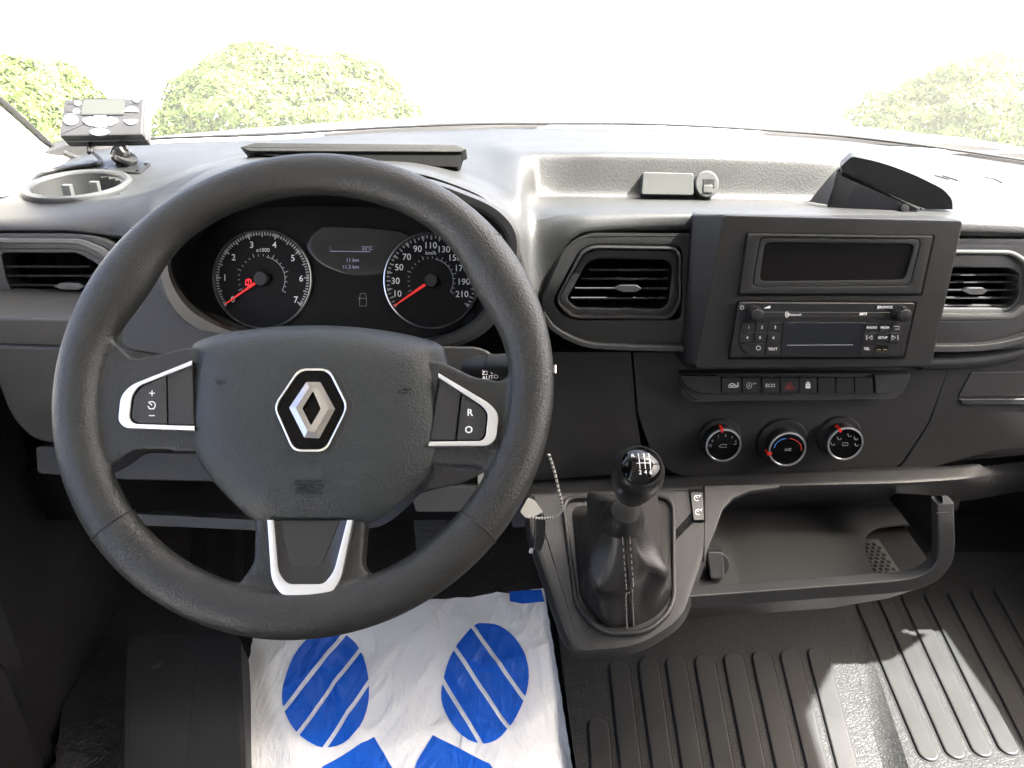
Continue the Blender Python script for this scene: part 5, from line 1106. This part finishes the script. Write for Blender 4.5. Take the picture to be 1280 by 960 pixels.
obj('key_label', strokes(PU, [[(84, 129.5), (92, 129.5)], [(82, 139.5), (90.5, 139.5)], [(166, 129.5), (173.5, 129.5)]], .0009, .0006), M['seam'], cx_, flat=True)
sm = thing('swivel_mount', 'black ball mount on a square plate under the control unit', 'mount', at(156, 215, .98))
PMo = Plane(on_pad(156, 211, .002), (0, -.10, .995), up=(0, 1, 0)); PMo.u = Vector((1, 0, 0)); PMo.v = PMo.N.cross(PMo.u)
obj('plate', slab(PMo, [(126, 212), (142, 204), (188, 203.5), (176, 216)], -.012, .003, .001, 1), M['black'], sm)
bl = PMo.px(152, 210, .0) + Vector((0, .004, .016))
obj('ball', lathe(bl, (0, 0, 1), [(.0001, -.013), (.007, -.011), (.0115, -.005), (.0125, 0), (.0115, .005), (.007, .011), (.0001, .013)], 28, up=(0, 1, 0)), M['gloss'], sm)
obj('clamp', lathe(bl + Vector((.006, 0, -.003)), (.5, -.1, .85), [(.0145, -.003), (.0150, 0), (.0145, .003)], 28), M['black'], sm)
obj('stem', tube([bl, at(152, 180, bl.y + .012)], .006, 12), M['black'], sm)
for x, y in ((132, 212), (146, 205.5), (183, 205), (172, 214)): obj('screw', lathe(PMo.px(x, y, .003), PMo.N, [(.003, 0), (.0025, .0015), (.0001, .0018)], 12, up=(0, 1, 0)), M['gloss'], sm)
cb_ = obj('cable', tube(smooth_open([PU.px(112, 178, -.02), at(111, 190, bl_y - .01), on_pad(118, 200, .012), on_pad(127, 204, .004), on_pad(120, 208.5, .003), on_pad(95, 212, .003), on_pad(65, 217, .003), on_pad(50, 222, .003), on_pad(40, 232, .003), on_pad(34, 246, .003)], 70), .0030, 10), M['black']); tag(cb_, 'black cable curling from the control unit around the cup holder', 'cable')
# phone / document holder behind the radio
ph = thing('phone_holder', 'dark wedge-shaped holder with padded cover on the dash top', 'holder', at(1110, 255, .97))
PHo = Plane(at(1110, 225, .925), Vector((-.30, -.95, -.04)))
cov = [(1050, 209, 3), (1065, 195, 5), (1100, 202, 30), (1140, 216, 30), (1180, 236, 20), (1191, 250, 10), (1191, 262, 2), (1158, 262, 2), (1052, 219, 3)]
obj('cover', slab(PHo, cov, -.020, .004, .003, 4, 3, 5), M['fascia'], ph)
obj('cover_edge', tube([PHo.px(*q, .0035) for q in [(1050.5, 210), (1052, 219), (1100, 239), (1152, 261)]], .0011, 8), M['plate'], ph)
obj('wedge', slab(Plane(at(1090, 240, .918), Vector((-.45, -.88, .10))), [(1047, 211), (1053, 220), (1150, 262), (1034, 262), (1034, 254)], -.03, .0, .001, 1), M['panelgrey'], ph)
obj('cast_shadow_sheet', loft([[at(1011, 252, .995), at(1036, 222, 1.01), at(1049, 208, 1.015)], [at(1034, 256, .925), at(1042, 232, .932), at(1049, 210, .94)]], closed=False), M['fascia'], ph)  # dark sheet standing in for the shadow the holder casts on the wall
obj('pivot', lathe(at(1131, 261, .895), (0, -.9, .4), [(.005, -.004), (.005, .0005), (.004, .001), (.0001, .001)], 24), M['void'], ph)
